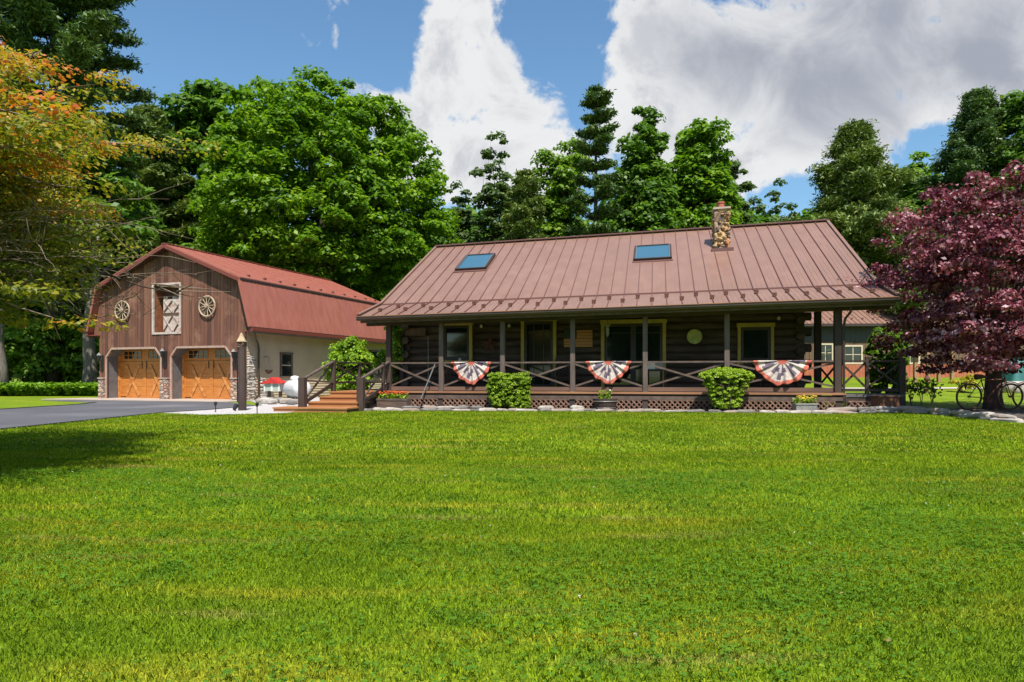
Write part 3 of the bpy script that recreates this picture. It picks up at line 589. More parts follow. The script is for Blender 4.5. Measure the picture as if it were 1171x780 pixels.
b = MB(); b.tube([(0, 0, .0), (0, 0, .3)], .006, 'black_metal', 6); b.box(-.09, .09, -.03, .03, -.02, .03, 'dial'); b.build('top_plate', t); b = MB(); b.lathe((0, 0, -.38), [(.01, 0), (.05, .08), (.06, .3), (.03, .36)], 'dial_dim' if 'dial_dim' in M else 'mint', 10); b.build('body', t)
# small table with pots below the left window
t = thing('porch_table', hp(1.95, 1.55, DZ), 'small rust coloured porch table under the left window holding pots', 'table', -HA)
b = MB(); b.box(-.42, .42, -.22, .22, .78, .82, 'rust'); b.build('tabletop', t)
for a in (-.38, .38):
    for c in (-.18, .18): b = MB(); b.box(a-.02, a+.02, c-.02, c+.02, 0, .779, 'rust'); b.build('leg', t)
def jar(u, z, r_, h_, m, label):
    b = MB(); b.lathe((0, 0, 0), [(r_*.7, 0), (r_, h_*.3), (r_, h_*.75), (r_*.6, h_)], m, 12); o = b.build('jar', None, True, hp(u, 1.55, z)); o.rotation_euler.z = -HA; tag(o, label, 'jar')
jar(1.72, DZ+.82, .08, .2, 'rust', 'small rust brown pot at the left on the porch table'); jar(1.98, DZ+.82, .06, .3, 'white_cloth', 'tall pale jar in the middle of the porch table'); jar(2.22, DZ+.82, .11, .13, 'galv', 'low grey bowl at the right on the porch table')
t = thing('planter_box', hp(8.55, 1.0, 1.28), 'white enamel tub on the porch stand beside the patio door', 'tub', -HA)
b = MB(); b.box(-.2, .05, -.12, .12, 0, .24, 'white_metal'); b.build('white_tub', t); b = MB(); b.box(.052, .32, -.12, .12, 0, .2, 'galv'); b.build('grey_tub', t)
t = thing('porch_stand', hp(8.6, 1.0, DZ), 'dark wooden stand under the white tub on the porch', 'stand', -HA)
b = MB(); b.box(-.3, .35, -.16, .16, .66, .70, 'stain_wood'); b.build('top', t)
for a in (-.26, .31): b = MB(); b.box(a-.03, a+.03, -.13, .13, 0, .659, 'stain_wood'); b.build('leg', t)
def porch_chair(u, v, rz, label):
    t = thing('porch_chair', hp(u, v, DZ), label, 'chair', -HA+rz, 'dark chairs on the porch')
    b = MB(); b.box(-.26, .26, -.25, .25, .42, .46, 'stain_wood'); b.build('seat', t)
    b = MB()
    for k in range(5): b.beam((-.2+k*.1, .25, .461), (-.2+k*.1, .36, 1.05), .06, .02, 'stain_wood', (0, 1, 0))
    b.box(-.25, .25, .33, .36, .98, 1.07, 'stain_wood'); b.build('backrest', t)
    for a in (-.27, .27):
        b = MB(); b.box(a-.03, a+.03, -.22, -.17, 0, .66, 'stain_wood'); b.build('leg', t); b = MB(); b.box(a-.03, a+.03, .2, .25, 0, .66, 'stain_wood'); b.build('leg', t)
        b = MB(); b.box(a-.05, a+.05, -.26, .28, .661, .69, 'stain_wood'); b.build('armrest', t)
porch_chair(5.55, 1.5, .1, 'dark wooden porch chair under the plank flag'); porch_chair(11.6, 1.5, -.1, 'dark wooden porch chair under the right window'); porch_chair(3.3, 1.5, .15, 'dark wooden porch chair between the rusty star and the tall door')

# buntings
def bunting(u, w, label, hh=.52):
    b = MB(); R = w/2; n, rings = 96, 22; V_, Fs, ms = [], [], []
    for j in range(rings+1):
        r_ = j/rings
        for i in range(n+1):
            a = pi*i/n; ple = .035*r_*sin(a*15)+.012*sin(a*31+r_*5)*r_
            sc = 1+.025*sin(a*15)*r_+.02*sin(a*4+u)
            ca, sa = cos(a), max(0, sin(a)); V_.append((-R*r_*math.copysign(abs(ca)**1.12, ca)*sc, -.075-ple-.03*r_*sa, -w*hh*r_*sa**1.35*sc*(1+.04*sin(a*7+u*3))-.03*sin(a*2+u)*r_*sa))
    cols = {'red_cloth': [], 'white_cloth': [], 'navy_cloth': []}
    for j in range(rings):
        r_ = (j+.5)/rings
        for i in range(n):
            a = pi*(i+.5)/n; k = int(a/pi*15)
            m = 'red_cloth' if r_ < .2 or r_ > .85-.03*sin(a*15) else ('navy_cloth' if (.30 < r_ < .5 and k % 3) or (r_ < .62 and k % 3 == 1) else 'white_cloth')
            if .5 <= r_ < .78 and k % 4 == 2: m = 'navy_cloth'
            cols[m].append((j*(n+1)+i, j*(n+1)+i+1, (j+1)*(n+1)+i+1, (j+1)*(n+1)+i))
    for m, fs in cols.items():
        if m not in b.mats: b._mi(m)
    b.v = V_
    for m, fs in cols.items():
        for f in fs: b.f.append(f); b.m.append(b._mi(m))
    o = b.build('bunting', None, True, hp(u, 0, 1.52)); o.rotation_euler.z = -HA; md = o.modifiers.new('thick', 'SOLIDIFY'); md.thickness = .006
    tag(o, label, 'bunting', 'pleated half round buntings on the porch rail')
bunting(2.82, 1.30, 'pleated bunting hanging on the porch rail left of the square bush', .56)
bunting(7.2, 1.36, 'red white and blue pleated bunting in the middle above the half barrel planter')
bunting(12.25, 1.62, 'widest pleated bunting at the right end of the porch rail beside the corner post', .45)
# stick leaning on the rail
b = MB(); b.tube([(0, 0, 0), (.42, .17, 1.12)], [.022, .018], 'galv', 8); o = b.build('leaning_stick', None, False, hp(1.22, -.32, .33)); o.rotation_euler.z = -HA; tag(o, 'pale grey pole leaning on the porch rail left of the first bunting', 'pole')

# ------------------------------------------------------------------ the garage barn
BA, BX, BY = .351, -11.382, 29.312
def B(u, v, z=0): return Vector((BX+u*cos(BA)+v*sin(BA), BY-u*sin(BA)+v*cos(BA), z))
barn = thing('garage_barn', B(0, 0), 'red brown gambrel roofed garage barn with two orange wooden garage doors', 'barn', -BA)
BW, BL = 8.543, 11.75
C0 = -BW/2
EZ, KZ, RZ = 3.156, 5.204, 6.882
def top(u):
    d = abs(u-C0)
    if d <= 4.152: return RZ-(RZ-KZ)*d/4.152
    return KZ-(KZ-EZ)*(d-4.152)/(4.7215-4.152)
O1, O2 = (-8.13, -4.84), (-4.17, -.83)
HT = (-5.23, -3.71, 3.05, 5.18)
def spans(u):
    """vertical pieces of facade board at u, after cutting the openings"""
    z0 = 0 if -BW <= u <= 0 else 2.98
    cuts = []
    for a, c in (O1, O2):
        if a < u < c: cuts.append((0, 2.31-max(0, .34-min(u-a, c-u))))
    if HT[0] < u < HT[1]: cuts.append((HT[2], HT[3]))
    zt = top(u)-.03; out = []; z = z0
    for a, c in sorted(cuts):
        if a > z: out.append((z, min(a, zt)))
        z = max(z, c)
    if z < zt: out.append((z, zt))
    return out
random.seed(3)
b = MB(); u = -BW-.42
while u < .40:
    w = random.choice((.15, .17, .19, .21)); u2 = min(u+w, .42)
    lo = spans(u+.004); hi_ = spans(u2-.012); mid = spans((u+u2)/2)
    m = random.choice(('barn_wood',)*4+('barn_wood_pale', 'barn_wood_dark')); dv = random.uniform(-.008, .008)
    for k, (a, c) in enumerate(mid):
        ta = c if k < len(mid)-1 else top(u)-.03; tb = c if k < len(mid)-1 else top(u2)-.03
        b.prism([(u+.004, a), (u2-.012, a), (u2-.012, tb), (u+.004, ta)], dv-.03, .0, m)
    u = u2
b.build('front_wall', barn)
# backing with openings: pieces between the holes
b = MB()
def bk(u0, u1, z0, z1): b.box(u0, u1, .012, .05, z0, z1, 'barn_wood_dark')
bk(-BW, O1[0], 0, 2.9); bk(O1[1], O2[0], 0, 2.9); bk(O2[1], 0, 0, 2.9); bk(O1[0], O1[1], 2.31, 2.9); bk(O2[0], O2[1], 2.31, 2.9)
bk(-BW-.3, HT[0], 2.9, 5.05); bk(HT[1], .0, 2.9, 5.05)
b.prism([(HT[0], 5.18), (HT[1], 5.18), (HT[1], 6.65), (C0, 6.8), (HT[0], 6.5)], .012, .05, 'barn_wood_dark')
b.prism([(-8.3, 5.051), (HT[0]-.002, 5.051), (HT[0]-.002, 6.4)], .012, .05, 'barn_wood_dark'); b.prism([(-.2, 5.051), (HT[1]+.002, 5.051), (HT[1]+.002, 6.6)], .012, .05, 'barn_wood_dark')
for a, c in (O1, O2):
    for (x, s_) in ((a, 1), (c, -1)): b.prism([(x, 1.97), (x, 2.31), (x+s_*.34, 2.31)], .012, .05, 'barn_wood_dark')
b.build('wall_backing', barn)
# side, back walls
b = MB()
z = .0
while z < 3.1:
    if True:
        segs = [(.0, 2.1), (3.05, 9.6), (10.9, BL)] if 1.0 < z < 2.1 else [(0, 9.6), (10.9, BL)] if z < 2.55 and z > .9 else [(0, BL)]
        for a, c in segs: b.add([(.0, a, z), (.028, a, z), (0, a, z+.125), (.0, c, z), (.028, c, z), (0, c, z+.125)], [(0, 1, 2), (5, 4, 3), (1, 4, 5, 2), (0, 3, 4, 1)], 'tan_siding')
    z += .12
b.box(-.1, -.004, .05, BL, 0, 4.6, 'tan_siding'); b.build('side_wall', barn)
b = MB(); b.box(-BW, -BW+.1, .05, BL, 0, 4.6, 'barn_wood'); b.build('side_wall', barn)
b = MB(); b.prism([(-BW, 0), (0, 0), (0, 4.5), (C0+4.1, 5.1), (C0, 6.7), (C0-4.1, 5.1), (-BW, 4.5)], BL-.1, BL, 'barn_wood'); b.build('back_wall', barn)
# roof
pts = [(C0-4.74, EZ-.02), (C0-4.16, KZ+.02), (C0, RZ+.03), (C0+4.16, KZ+.02), (C0+4.74, EZ-.02)]
for k, ((xa, za), (xb, zb)) in enumerate(zip(pts, pts[1:])):
    b = MB(); d = Vector((xb-xa, 0, zb-za)); n_ = Vector((-d.z, 0, d.x)).normalized()
    if n_.z < 0: n_ = -n_
    t = n_*.06; a0, a1 = -.36, BL+.2
    b.add([(xa, a0, za), (xb, a0, zb), (xb, a1, zb), (xa, a1, za), (xa+t.x, a0, za+t.z), (xb+t.x, a0, zb+t.z), (xb+t.x, a1, zb+t.z), (xa+t.x, a1, za+t.z)], [(0, 3, 2, 1), (4, 5, 6, 7), (0, 1, 5, 4), (2, 3, 7, 6), (0, 4, 7, 3), (1, 2, 6, 5)], 'barn_metal')
    nn = 52
    for i in range(nn+1):
        y = a0+.02+(a1-a0-.04)*i/nn; b.beam((xa+t.x*1.1, y, za+t.z*1.1), (xb+t.x*1.1, y, zb+t.z*1.1), .03 if i % 4 == 0 else .018, .03 if i % 4 == 0 else .015, 'barn_metal', tuple(n_))
    b.build('roof', barn)
b = MB(); b.beam((C0, -.38, RZ+.10), (C0, BL+.22, RZ+.10), .28, .05, 'barn_seam'); b.build('ridge_cap', barn)
for s_ in (1, -1):
    b = MB(); b.beam((C0+s_*4.20, -.38, KZ+.06), (C0+s_*4.20, BL+.22, KZ+.06), .10, .05, 'barn_metal'); b.beam((C0+s_*4.26, -.38, KZ+.005), (C0+s_*4.26, BL+.22, KZ+.005), .05, .07, 'trim_brown'); b.build('knee_flashing', barn)
    b = MB(); x = C0+s_*4.80; b.box(min(x-.1, x+.03), max(x-.1, x+.03), -.38, BL+.2, EZ-.03, EZ+.005, 'trim_brown'); b.box(x-.08, x+.08, -.34, BL+.2, EZ-.17, EZ-.035, 'barn_seam'); b.box(x-.09, x+.09, -.36, BL+.2, EZ-.25, EZ-.175, 'gutter')
    b.box(min(x-s_*.09, C0+s_*4.27), max(x-s_*.09, C0+s_*4.27), -.3, BL+.2, EZ-.2, EZ-.17, 'barn_seam'); b.build('gutter', barn)
g0 = None
for i in range(11):
    y = .7+i*1.05
    if g0 is None: b = MB(); b.box(-.05, .05, -.06, .06, 0, .1, 'rust'); g = g0 = b.build('snow_guard', barn)
    else: g = g0.copy(); col.objects.link(g); g.parent = barn
    g.location = (C0+3.75, y, KZ+.21+.02)
for s_ in (1, -1):
    b = MB(); b.beam((C0, -.37, RZ-.02), (C0+s_*4.16, -.37, KZ-.03), .04, .14, 'barn_seam'); b.beam((C0+s_*4.15, -.37, KZ-.0), (C0+s_*4.72, -.37, EZ), .04, .10, 'barn_metal'); 
    for k in range(22): t = (k+.5)/22; b.box(C0+s_*4.1*t-.05, C0+s_*4.1*t+.05, -.33, -.03, top(C0+4.1*t)-.13, top(C0+4.1*t)-.04, 'barn_wood_dark')
    b.build('rake_trim', barn)
# garage doors
def garage(a, c):
    b = MB(); w = .09; f = -.05
    b.box(a-w, a, f, .02, 0, 1.97, 'pink_trim'); b.box(c, c+w, f, .02, 0, 1.97, 'pink_trim'); b.box(a+.34, c-.34, f, .02, 2.31, 2.31+w, 'pink_trim')
    b.beam((a-.04, f+.035, 1.96), (a+.31, f+.035, 2.355), .07, .09, 'pink_trim', (0, 1, 0)); b.beam((c+.04, f+.035, 1.96), (c-.31, f+.035, 2.355), .07, .09, 'pink_trim', (0, 1, 0))
    D = .62
    b.box(a-.03, a, .021, D+.1, 0, 1.98, 'jamb_grey'); b.box(c, c+.03, .021, D+.1, 0, 1.98, 'jamb_grey'); b.box(a+.3, c-.3, .051, D+.1, 2.312, 2.34, 'jamb_grey')
    for (x, s_) in ((a, 1), (c, -1)): b.add([(x, .05, 1.97), (x+s_*.34, .05, 2.31), (x+s_*.34, D, 2.31), (x, D, 1.97)], [(0, 1, 2, 3)], 'jamb_grey')
    b.box(a, a+.09, D-.06, D, 0, 2.31, 'door_wood_brace'); b.box(c-.09, c, D-.06, D, 0, 2.31, 'door_wood_brace')
    b.build('door_frame', barn)
    b = MB(); x0, x1 = a+.092, c-.092
    hh = 2.36/4
    for k in range(4): b.box(x0, x1, D, D+.05, k*hh, (k+1)*hh-.008, 'door_wood')
    d = b.build('garage_door', barn)
    zc = 3*hh
    b = MB()
    for (p, q) in ((x0, x0+.12), (x1-.12, x1), ((x0+x1)/2-.09, (x0+x1)/2+.09)): b.box(p, q, D-.025, D-.001, .02, zc-.02, 'door_wood')
    b.box(x0+.121, x1-.121, D-.024, D-.002, .0, .13, 'door_wood'); b.box(x0+.121, x1-.121, D-.024, D-.002, zc-.16, zc-.02, 'door_wood'); b.build('stile', d)
    mid = (x0+x1)/2
    for (p, q) in ((x0+.13, mid-.1), (mid+.1, x1-.13)):
        for k, (za, zb_) in enumerate(((.14, zc-.17), (zc-.17, .14))):
            b = MB(); b.beam((p+.25, D-.018-.016*k, za), (q-.25, D-.018-.016*k, zb_), .022, .14, 'door_wood_brace'); b.build('cross_brace', d)
        gb = MB(); gw = (q-p-.25)/4; gb.box(p+.12, q-.12, D-.012, D-.004, zc+.12, zc+.46, 'glass_dark')
        for k in range(5): xx = p+.125+gw*k; gb.box(xx-.014, xx+.014, D-.03, D-.013, zc+.12, zc+.46, 'door_wood')
        gb.box(p+.12, q-.12, D-.029, D-.014, zc+.278, zc+.302, 'door_wood'); gb.box(p+.1, q-.1, D-.03, D-.003, zc+.46, zc+.49, 'door_wood_brace'); gb.box(p+.1, q-.1, D-.03, D-.003, zc+.09, zc+.12, 'door_wood_brace'); gb.build('window', d)
    for xx in (x0+.05, x1-.4): b = MB(); b.box(xx, xx+.35, D-.035, D-.026, .08, .11, 'black_metal'); b.build('hinge_strap', d)
    for xx in (mid-.16, mid+.12): b = MB(); b.box(xx, xx+.03, D-.05, D-.03, zc-.35, zc-.02, 'black_metal'); b.build('handle', d)
garage(*O1); garage(*O2)
# stone piers and quoins
def pier(u0, u1, z1=.95, v0=-.16):
    b = MB(); b.box(u0, u1, v0, -.035, -.02, z1, 'stone_veneer'); b.box(u0-.02, u1+.02, v0-.03, -.034, z1, z1+.05, 'concrete'); b.build('stone_pier', barn)
pier(-8.54, -8.23); pier(-4.74, -4.27); pier(-.73, .04)
b = MB()
random.seed(8)
for k in range(13): z = k*.15; b.box(.03, .10+random.uniform(0, .02), random.uniform(-.02, .02), .34+(.08 if k % 2 else 0), z, z+.125, 'stone_quoin')
b.build('quoin', barn); b = MB()
for k in range(7): z = k*.15; b.box(.03, .13, .78, 1.04+(.09 if k % 2 else 0), z, z+.125, 'stone_quoin')
b.build('quoin', barn)
# downspout
b = MB(); b.tube([(.5, -.1, EZ-.22), (.42, .05, EZ-.4), (.14, .55, EZ-.72), (.12, .6, EZ-.9), (.12, .6, .25), (.2, .35, .1)], .045, 'gutter', 8); b.build('downspout', barn)
# side windows
def side_window(v0, v1, z0, z1, arch=False):
    b = MB(); w = .1
    b.box(-.01, .05, v0, v0+w, z0, z1, 'rail_wood'); b.box(-.01, .05, v1-w, v1, z0, z1, 'rail_wood'); b.box(-.01, .055, v0-.02, v1+.02, z1, z1+.1, 'rail_wood'); b.box(-.01, .07, v0-.03, v1+.03, z0-.06, z0, 'rail_wood')
    f = b.build('window', barn); b = MB(); b.box(-.008, .012, v0+w, v1-w, z0, z1, 'glass_dark'); b.box(.012, .03, v0+w, v1-w, (z0+z1)/2-.02, (z0+z1)/2+.02, 'tan_siding'); b.box(.012, .024, v0+w, v0+w+.03, z0, z1, 'tan_siding'); b.build('pane', f)
side_window(2.14, 3.01, 1.07, 2.07); side_window(9.7, 10.8, 1.0, 2.45)
# loft hatch
b = MB(); a, c, z0, z1 = HT
b.box(a-.09, a, -.06, .03, z0-.09, z1+.09, 'hatch_white'); b.box(c, c+.09, -.06, .03, z0-.09, z1+.09, 'hatch_white'); b.box(a, c, -.06, .03, z1, z1+.09, 'hatch_white'); b.box(a, c, -.06, .03, z0-.09, z0, 'hatch_white')
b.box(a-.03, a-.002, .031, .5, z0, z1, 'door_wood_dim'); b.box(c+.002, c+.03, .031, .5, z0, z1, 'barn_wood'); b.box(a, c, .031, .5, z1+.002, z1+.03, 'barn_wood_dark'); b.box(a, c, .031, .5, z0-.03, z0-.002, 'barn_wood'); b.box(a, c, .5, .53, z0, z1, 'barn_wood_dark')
hf = None
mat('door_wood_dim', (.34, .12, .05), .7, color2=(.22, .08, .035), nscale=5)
hf = b.build('loft_hatch', barn)
b = MB(); x0, x1, y, za, zb_ = a+.28, c-.03, .24, z0+.02, z0+1.52
b.box(x0, x1, y, y+.03, za, zb_, 'hatch_white')
random.seed(2)
for k in range(9): x = x0+(x1-x0)*(k+.5)/9; b.box(x-.05, x+.05, y, y+.03, zb_, zb_+random.uniform(.0, .14), 'hatch_white')
hd = b.build('hatch_door', hf)
b = MB(); mz = (za+zb_)/2+.08; mx_ = (x0+x1)/2
b.box(x0, x1, y-.03, y-.001, mz-.05, mz+.05, 'plank_dark')
for (p, q) in ((x0, mx_), (mx_, x1)):
    b.beam((p+.04, y-.02, za+.05), (q-.04, y-.02, mz-.1), .02, .06, 'plank_dark'); b.beam((q-.06, y-.021, mz+.1), (p+.06, y-.021, zb_-.08), .02, .06, 'hatch_white'); b.beam((p+.06, y-.022, mz+.1), (q-.06, y-.022, zb_-.08), .02, .06, 'plank_dark'); b.beam((q-.04, y-.023, za+.05), (p+.04, y-.023, mz-.1), .02, .06, 'hatch_white')
b.build('cross_brace', hd)
# wagon wheels on the facade
def wheel(u, z, label):
    t = thing('wagon_wheel', B(u, -.11, z), label, 'wheel', -BA, 'wagon wheels on the barn front')
    b = MB(); b.torus((0, 0, 0), .44, .035, 'wheel_wood', n=36); b.build('rim', t); b = MB(); b.tube([(0, -.09, 0), (0, .06, 0)], .07, 'wheel_wood', 14); b.build('hub', t)
    for k in range(12): q = 2*pi*k/12+.1; b = MB(); b.tube([(.06*cos(q), 0, .06*sin(q)), (.42*cos(q), 0, .42*sin(q))], .018, 'wheel_wood', 6); b.build('spoke', t)
wheel(-7.07, 4.10, 'cream wagon wheel on the barn front left of the white loft hatch'); wheel(-2.07, 4.13, 'cream wagon wheel on the barn front between the loft hatch and the right roof edge')
def wall_lamp(u, z, label):
    t = thing('wall_lantern', B(u, -.06, z), label, 'lantern', -BA, 'black lanterns between the garage doors')
    b = MB(); b.box(-.05, .05, -.02, .02, -.62, .1, 'black_metal'); b.build('back_plate', t); b = MB(); b.tube([(0, -.02, -.3), (0, -.14, -.36), (0, -.18, -.2)], .018, 'black_metal', 6); b.build('arm', t)
    b = MB(); b.lathe((0, -.18, -.2), [(.03, 0), (.07, .04), (.09, .28)], 'black_metal', 8); b.build('cage', t); b = MB(); b.lathe((0, -.18, .09), [(.11, 0), (.06, .06), (.02, .12)], 'galv', 8); b.build('cap', t)
wall_lamp(-8.38, 1.95, 'black lantern on the left corner of the barn front'); wall_lamp(-4.5, 2.1, 'black lantern between the two garage doors'); wall_lamp(-.5, 2.02, 'black lantern right of the right garage door behind the log post')
poly = [tuple(B(-9.6, -.02)[:2]), tuple(B(-9.9, -1.9)[:2]), tuple(B(-6, -1.75)[:2]), tuple(B(0, -1.6)[:2]), tuple(B(.35, -1.5)[:2]), tuple(B(.3, -.02)[:2]), tuple(B(0, .8)[:2]), tuple(B(-BW, .8)[:2])]
b = MB(); b.prism(poly, -.02, .035, 'concrete', 'xy'); tag(b.build('concrete_apron'), kind='structure')

# hanging basket
t = thing('hanging_basket', B(.03, 1.0, 1.05), 'small hanging basket of white flowers on a bracket by the barn corner', 'hanging basket', -BA)
b = MB(); b.tube([(0, 0, .85), (.2, 0, .9), (.3, 0, .82), (.3, 0, .75)], .012, 'black_metal', 6)
for q in (0, 2.1, 4.2): b.tube([(.3, 0, .75), (.3+.14*cos(q), .14*sin(q), .3)], .004, 'black_metal', 4)
b.build('bracket', t); b = MB(); b.lathe((.3, 0, .12), [(.06, 0), (.14, .08), (.17, .18)], 'rust_dark', 12); b.build('basket', t)

# ------------------------------------------------------------------ yard things
# gate post with birdhouse
t = thing('log_post', at(277, 470, 20.7)*1, 'thick dark wooden post standing in white gravel before the garage corner', 'post'); t.location.z = .02
b = MB(); b.tube([(0, 0, -.1), (0.01, 0, 1), (-.02, 0, 1.98)], [.125, .12, .115], 'stain_wood', 10); b.build('shaft', t, bevel=.01)
b = MB(); b.tube([(-.14, 0, .25), (-.14, -.02, 1.4)], .02, 'black_metal', 6); b.build('conduit', t)
t = thing('birdhouse', at(276, 401, 20.7), 'small tan birdhouse with a peaked roof on top of the dark post', 'birdhouse'); bz = t.location.z = 2.0
b = MB(); b.box(-.11, .11, -.10, .10, 0, .12, 'plank_dark'); b.lathe((0, 0, .10), [(.155, 0), (.13, .05), (.07, .16), (.02, .27)], 'birdhouse', 7); b.build('roof', t)
b = MB(); b.tube([(-.05, 0, -.02), (-.05, -.12, -.1)], .05, 'rail_wood', 8); b.build('perch', t)
# feeder house with red roof
t = thing('bird_feeder', at(314, 458, 27.5), 'white and mint bird feeder house with red roof on two posts before the barn side', 'bird feeder', -.2); t.location.z = .05
b = MB(); b.box(-.33, .33, -.2, .2, .42, .74, 'mint'); b.box(-.35, -.29, -.22, .22, .41, .76, 'white_metal'); b.box(.29, .35, -.22, .22, .41, .76, 'white_metal'); b.box(-.04, .04, -.22, -.201, .41, .76, 'white_metal'); b.build('house_body', t)
b = MB(); b.prism([(-.46, .72), (.46, .72), (.46, .75), (.14, .87), (.10, .90), (0, .97), (-.10, .90), (-.14, .87), (-.46, .75)], -.28, .28, 'red_paint'); b.build('roof', t)
for a in (-.24, .26): b = MB(); b.box(a-.05, a+.05, -.05, .05, -.05, .419, 'rail_wood'); b.build('post', t)
# propane tank
t = thing('propane_tank', Vector((-8.25, 26.2, .0)), 'white horizontal propane tank with a domed lid behind the front steps', 'tank', radians(-60))
b = MB(); prof = [(0, .02)]+[(.28*sin(q), .34-.34*cos(q)) for q in np.linspace(.15, pi/2, 8)]
xs = [(-1.15+.34-.30*cos(q), .34*sin(q)) for q in np.linspace(.1, pi/2, 8)]+[(1.15-.34+.30*cos(q), .34*sin(q)) for q in np.linspace(pi/2, .1, 8)]
b.tube([(x, 0, .58) for x, r_ in xs], [r_ for x, r_ in xs], 'white_metal', 28); b.build('shell', t, True)
b = MB(); b.lathe((-.35, 0, .88), [(.17, 0), (.17, .12), (.14, .17), (.05, .2)], 'white_metal', 18); b.build('dome', t, True)
for a in (-.7, .7): b = MB(); b.box(a-.08, a+.08, -.22, .22, 0, .32, 'galv'); b.build('foot', t)
# stones around the feeder and steps
def stone_mesh(name, seed, sx_, sy_, sz_, m):
    rg = random.Random(seed); b = MB(); rings, n = 5, 9; vs_ = []; fs = []
    ph = [rg.uniform(.8, 1.2) for _ in range(n)]
    for j in range(rings):
        z = -1+2*j/(rings-1); rr = (1-abs(z)**3.2*.35)
        for k in range(n):
            q = 2*pi*k/n; vs_.append((sx_*rr*ph[k]*cos(q)*rg.uniform(.94, 1.06), sy_*rr*ph[k]*sin(q)*rg.uniform(.94, 1.06), sz_*z*rg.uniform(.85, 1.1)))
    for j in range(rings-1):
        for k in range(n): fs.append((j*n+k, j*n+(k+1) % n, (j+1)*n+(k+1) % n, (j+1)*n+k))
    fs.append(tuple(range(n-1, -1, -1))); fs.append(tuple((rings-1)*n+k for k in range(n)))
    b.add(vs_, fs, m); return b
protos = []
for k in range(9):
    o = stone_mesh('edging_stone', k, .30, .15, .055, ('field_stone', 'field_stone_grey', 'field_stone_pale')[k % 3]).build('edging_stone'); protos.append(o.data); bpy.data.objects.remove(o)
rg = random.Random(11); seen_lab = {}
x = -4.35; i = 0; px_, py_ = x, float(edge_y(x))
L, xs_ = [0], np.linspace(-4.35, 13.2, 800); ys_ = edge_y(xs_)
L = np.concatenate([[0], np.cumsum(np.hypot(np.diff(xs_), np.diff(ys_)))])
s_ = 0
while s_ < L[-1]:
    x = float(np.interp(s_, L, xs_)); y = float(np.interp(s_, L, ys_)); x2 = float(np.interp(s_+.1, L, xs_)); y2 = float(np.interp(s_+.1, L, ys_)); ang = math.atan2(y2-y, x2-x)
    sc = rg.uniform(.6, 1.15) if x < 9 else rg.uniform(.9, 1.45)
    for layer in range(2 if (x > 9.5 or rg.random() < .35) else 1):
        o = bpy.data.objects.new('edging_stone', protos[rg.randrange(9)]); col.objects.link(o)
        o.location = (x, y+.07+layer*.12, float(T(x, y))+.035+layer*.075); o.rotation_euler = (rg.uniform(-.08, .08), rg.uniform(-.08, .08), ang+rg.uniform(-.2, .2)); o.scale = (sc, rg.uniform(.8, 1.2), rg.uniform(.7, 1.25) if x < 9 else rg.uniform(.9, 1.3))
        tone = ('brown', 'grey', 'pale')[protos.index(o.data) % 3]
        marks = [(-3.6, 'flower box'), (-2.2, 'leaning pole'), (-.1, 'square clipped bush'), (1.5, 'fourth porch post'), (2.75, 'barrel planter'), (4.0, 'patio door'), (6.2, 'mushroom shaped bush'), (8.2, 'tin planter'), (9.3, 'right corner post'), (10.5, 'rusty cube planter'), (11.4, 'left bicycle'), (12.4, 'purple tree trunk')]
        mk = min(marks, key=lambda q: abs(q[0]-x)); lab = '%s %sfieldstone in the edging %s the %s' % (tone, 'topmost ' if layer else 'flat ', 'left of' if x < mk[0] else 'right of', mk[1])
        seen_lab[lab] = seen_lab.get(lab, 0)+1
        if seen_lab[lab] > 1: lab = ('', '', 'second ', 'third ', 'fourth ', 'fifth ', 'sixth ', 'seventh ', 'eighth ')[min(seen_lab[lab], 8)]+lab
        tag(o, lab, 'stone', 'fieldstones edging the porch bed' if x < 9.6 else 'fieldstones edging the purple tree bed')
    s_ += .52*sc+rg.uniform(-.03, .06)
for k, (px, Y, sc) in enumerate([(300, 26.4, .9), (306, 26.1, 1.1), (318, 26.2, 1), (328, 25.6, .9), (311, 25.3, .8), (333, 24.6, .7), (339, 25.4, .8)]):
    o = bpy.data.objects.new('rock', protos[(k*2) % 9]); col.objects.link(o); p = at(px, 460, Y); o.location = (p.x, p.y, .12); o.scale = (sc, sc*1.6, sc*2.2); o.rotation_euler = (0, 0, k*1.1)
    tag(o, ('leftmost', 'second', 'third', 'fourth', 'fifth', 'sixth', 'seventh')[k]+' rock of the small pile at the foot of the red roofed bird feeder', 'rock', 'rocks below the bird feeder')
# path lights
def path_light(px, Y, label):
    t = thing('path_light', Vector((at(px, 470, Y).x, Y, 0)), label, 'path light', 0, 'black path lights in the gravel')
    b = MB(); b.tube([(0, 0, -.05), (0, 0, .22)], .014, 'black_metal', 6); b.build('stake', t); b = MB(); b.lathe((0, 0, .2), [(.02, 0), (.045, .06), (.05, .10), (.02, .13)], 'black_metal', 10); b.build('head', t)
path_light(246.5, 19.6, 'black stake path light at the tip of the gravel before the right garage door'); path_light(294, 19.0, 'black stake path light in the gravel between the dark post and the steps')
t = thing('spot_light', Vector((at(269, 470, 20.3).x, 20.3, .02)), 'small black ground spotlight at the foot of the dark post', 'spotlight')
b = MB(); b.tube([(0, 0, 0), (0, 0, .1)], .02, 'black_metal', 6); b.tube([(0, -.07, .06), (0, .08, .16)], [.05, .07], 'black_metal', 10); b.build('lamp_head', t)

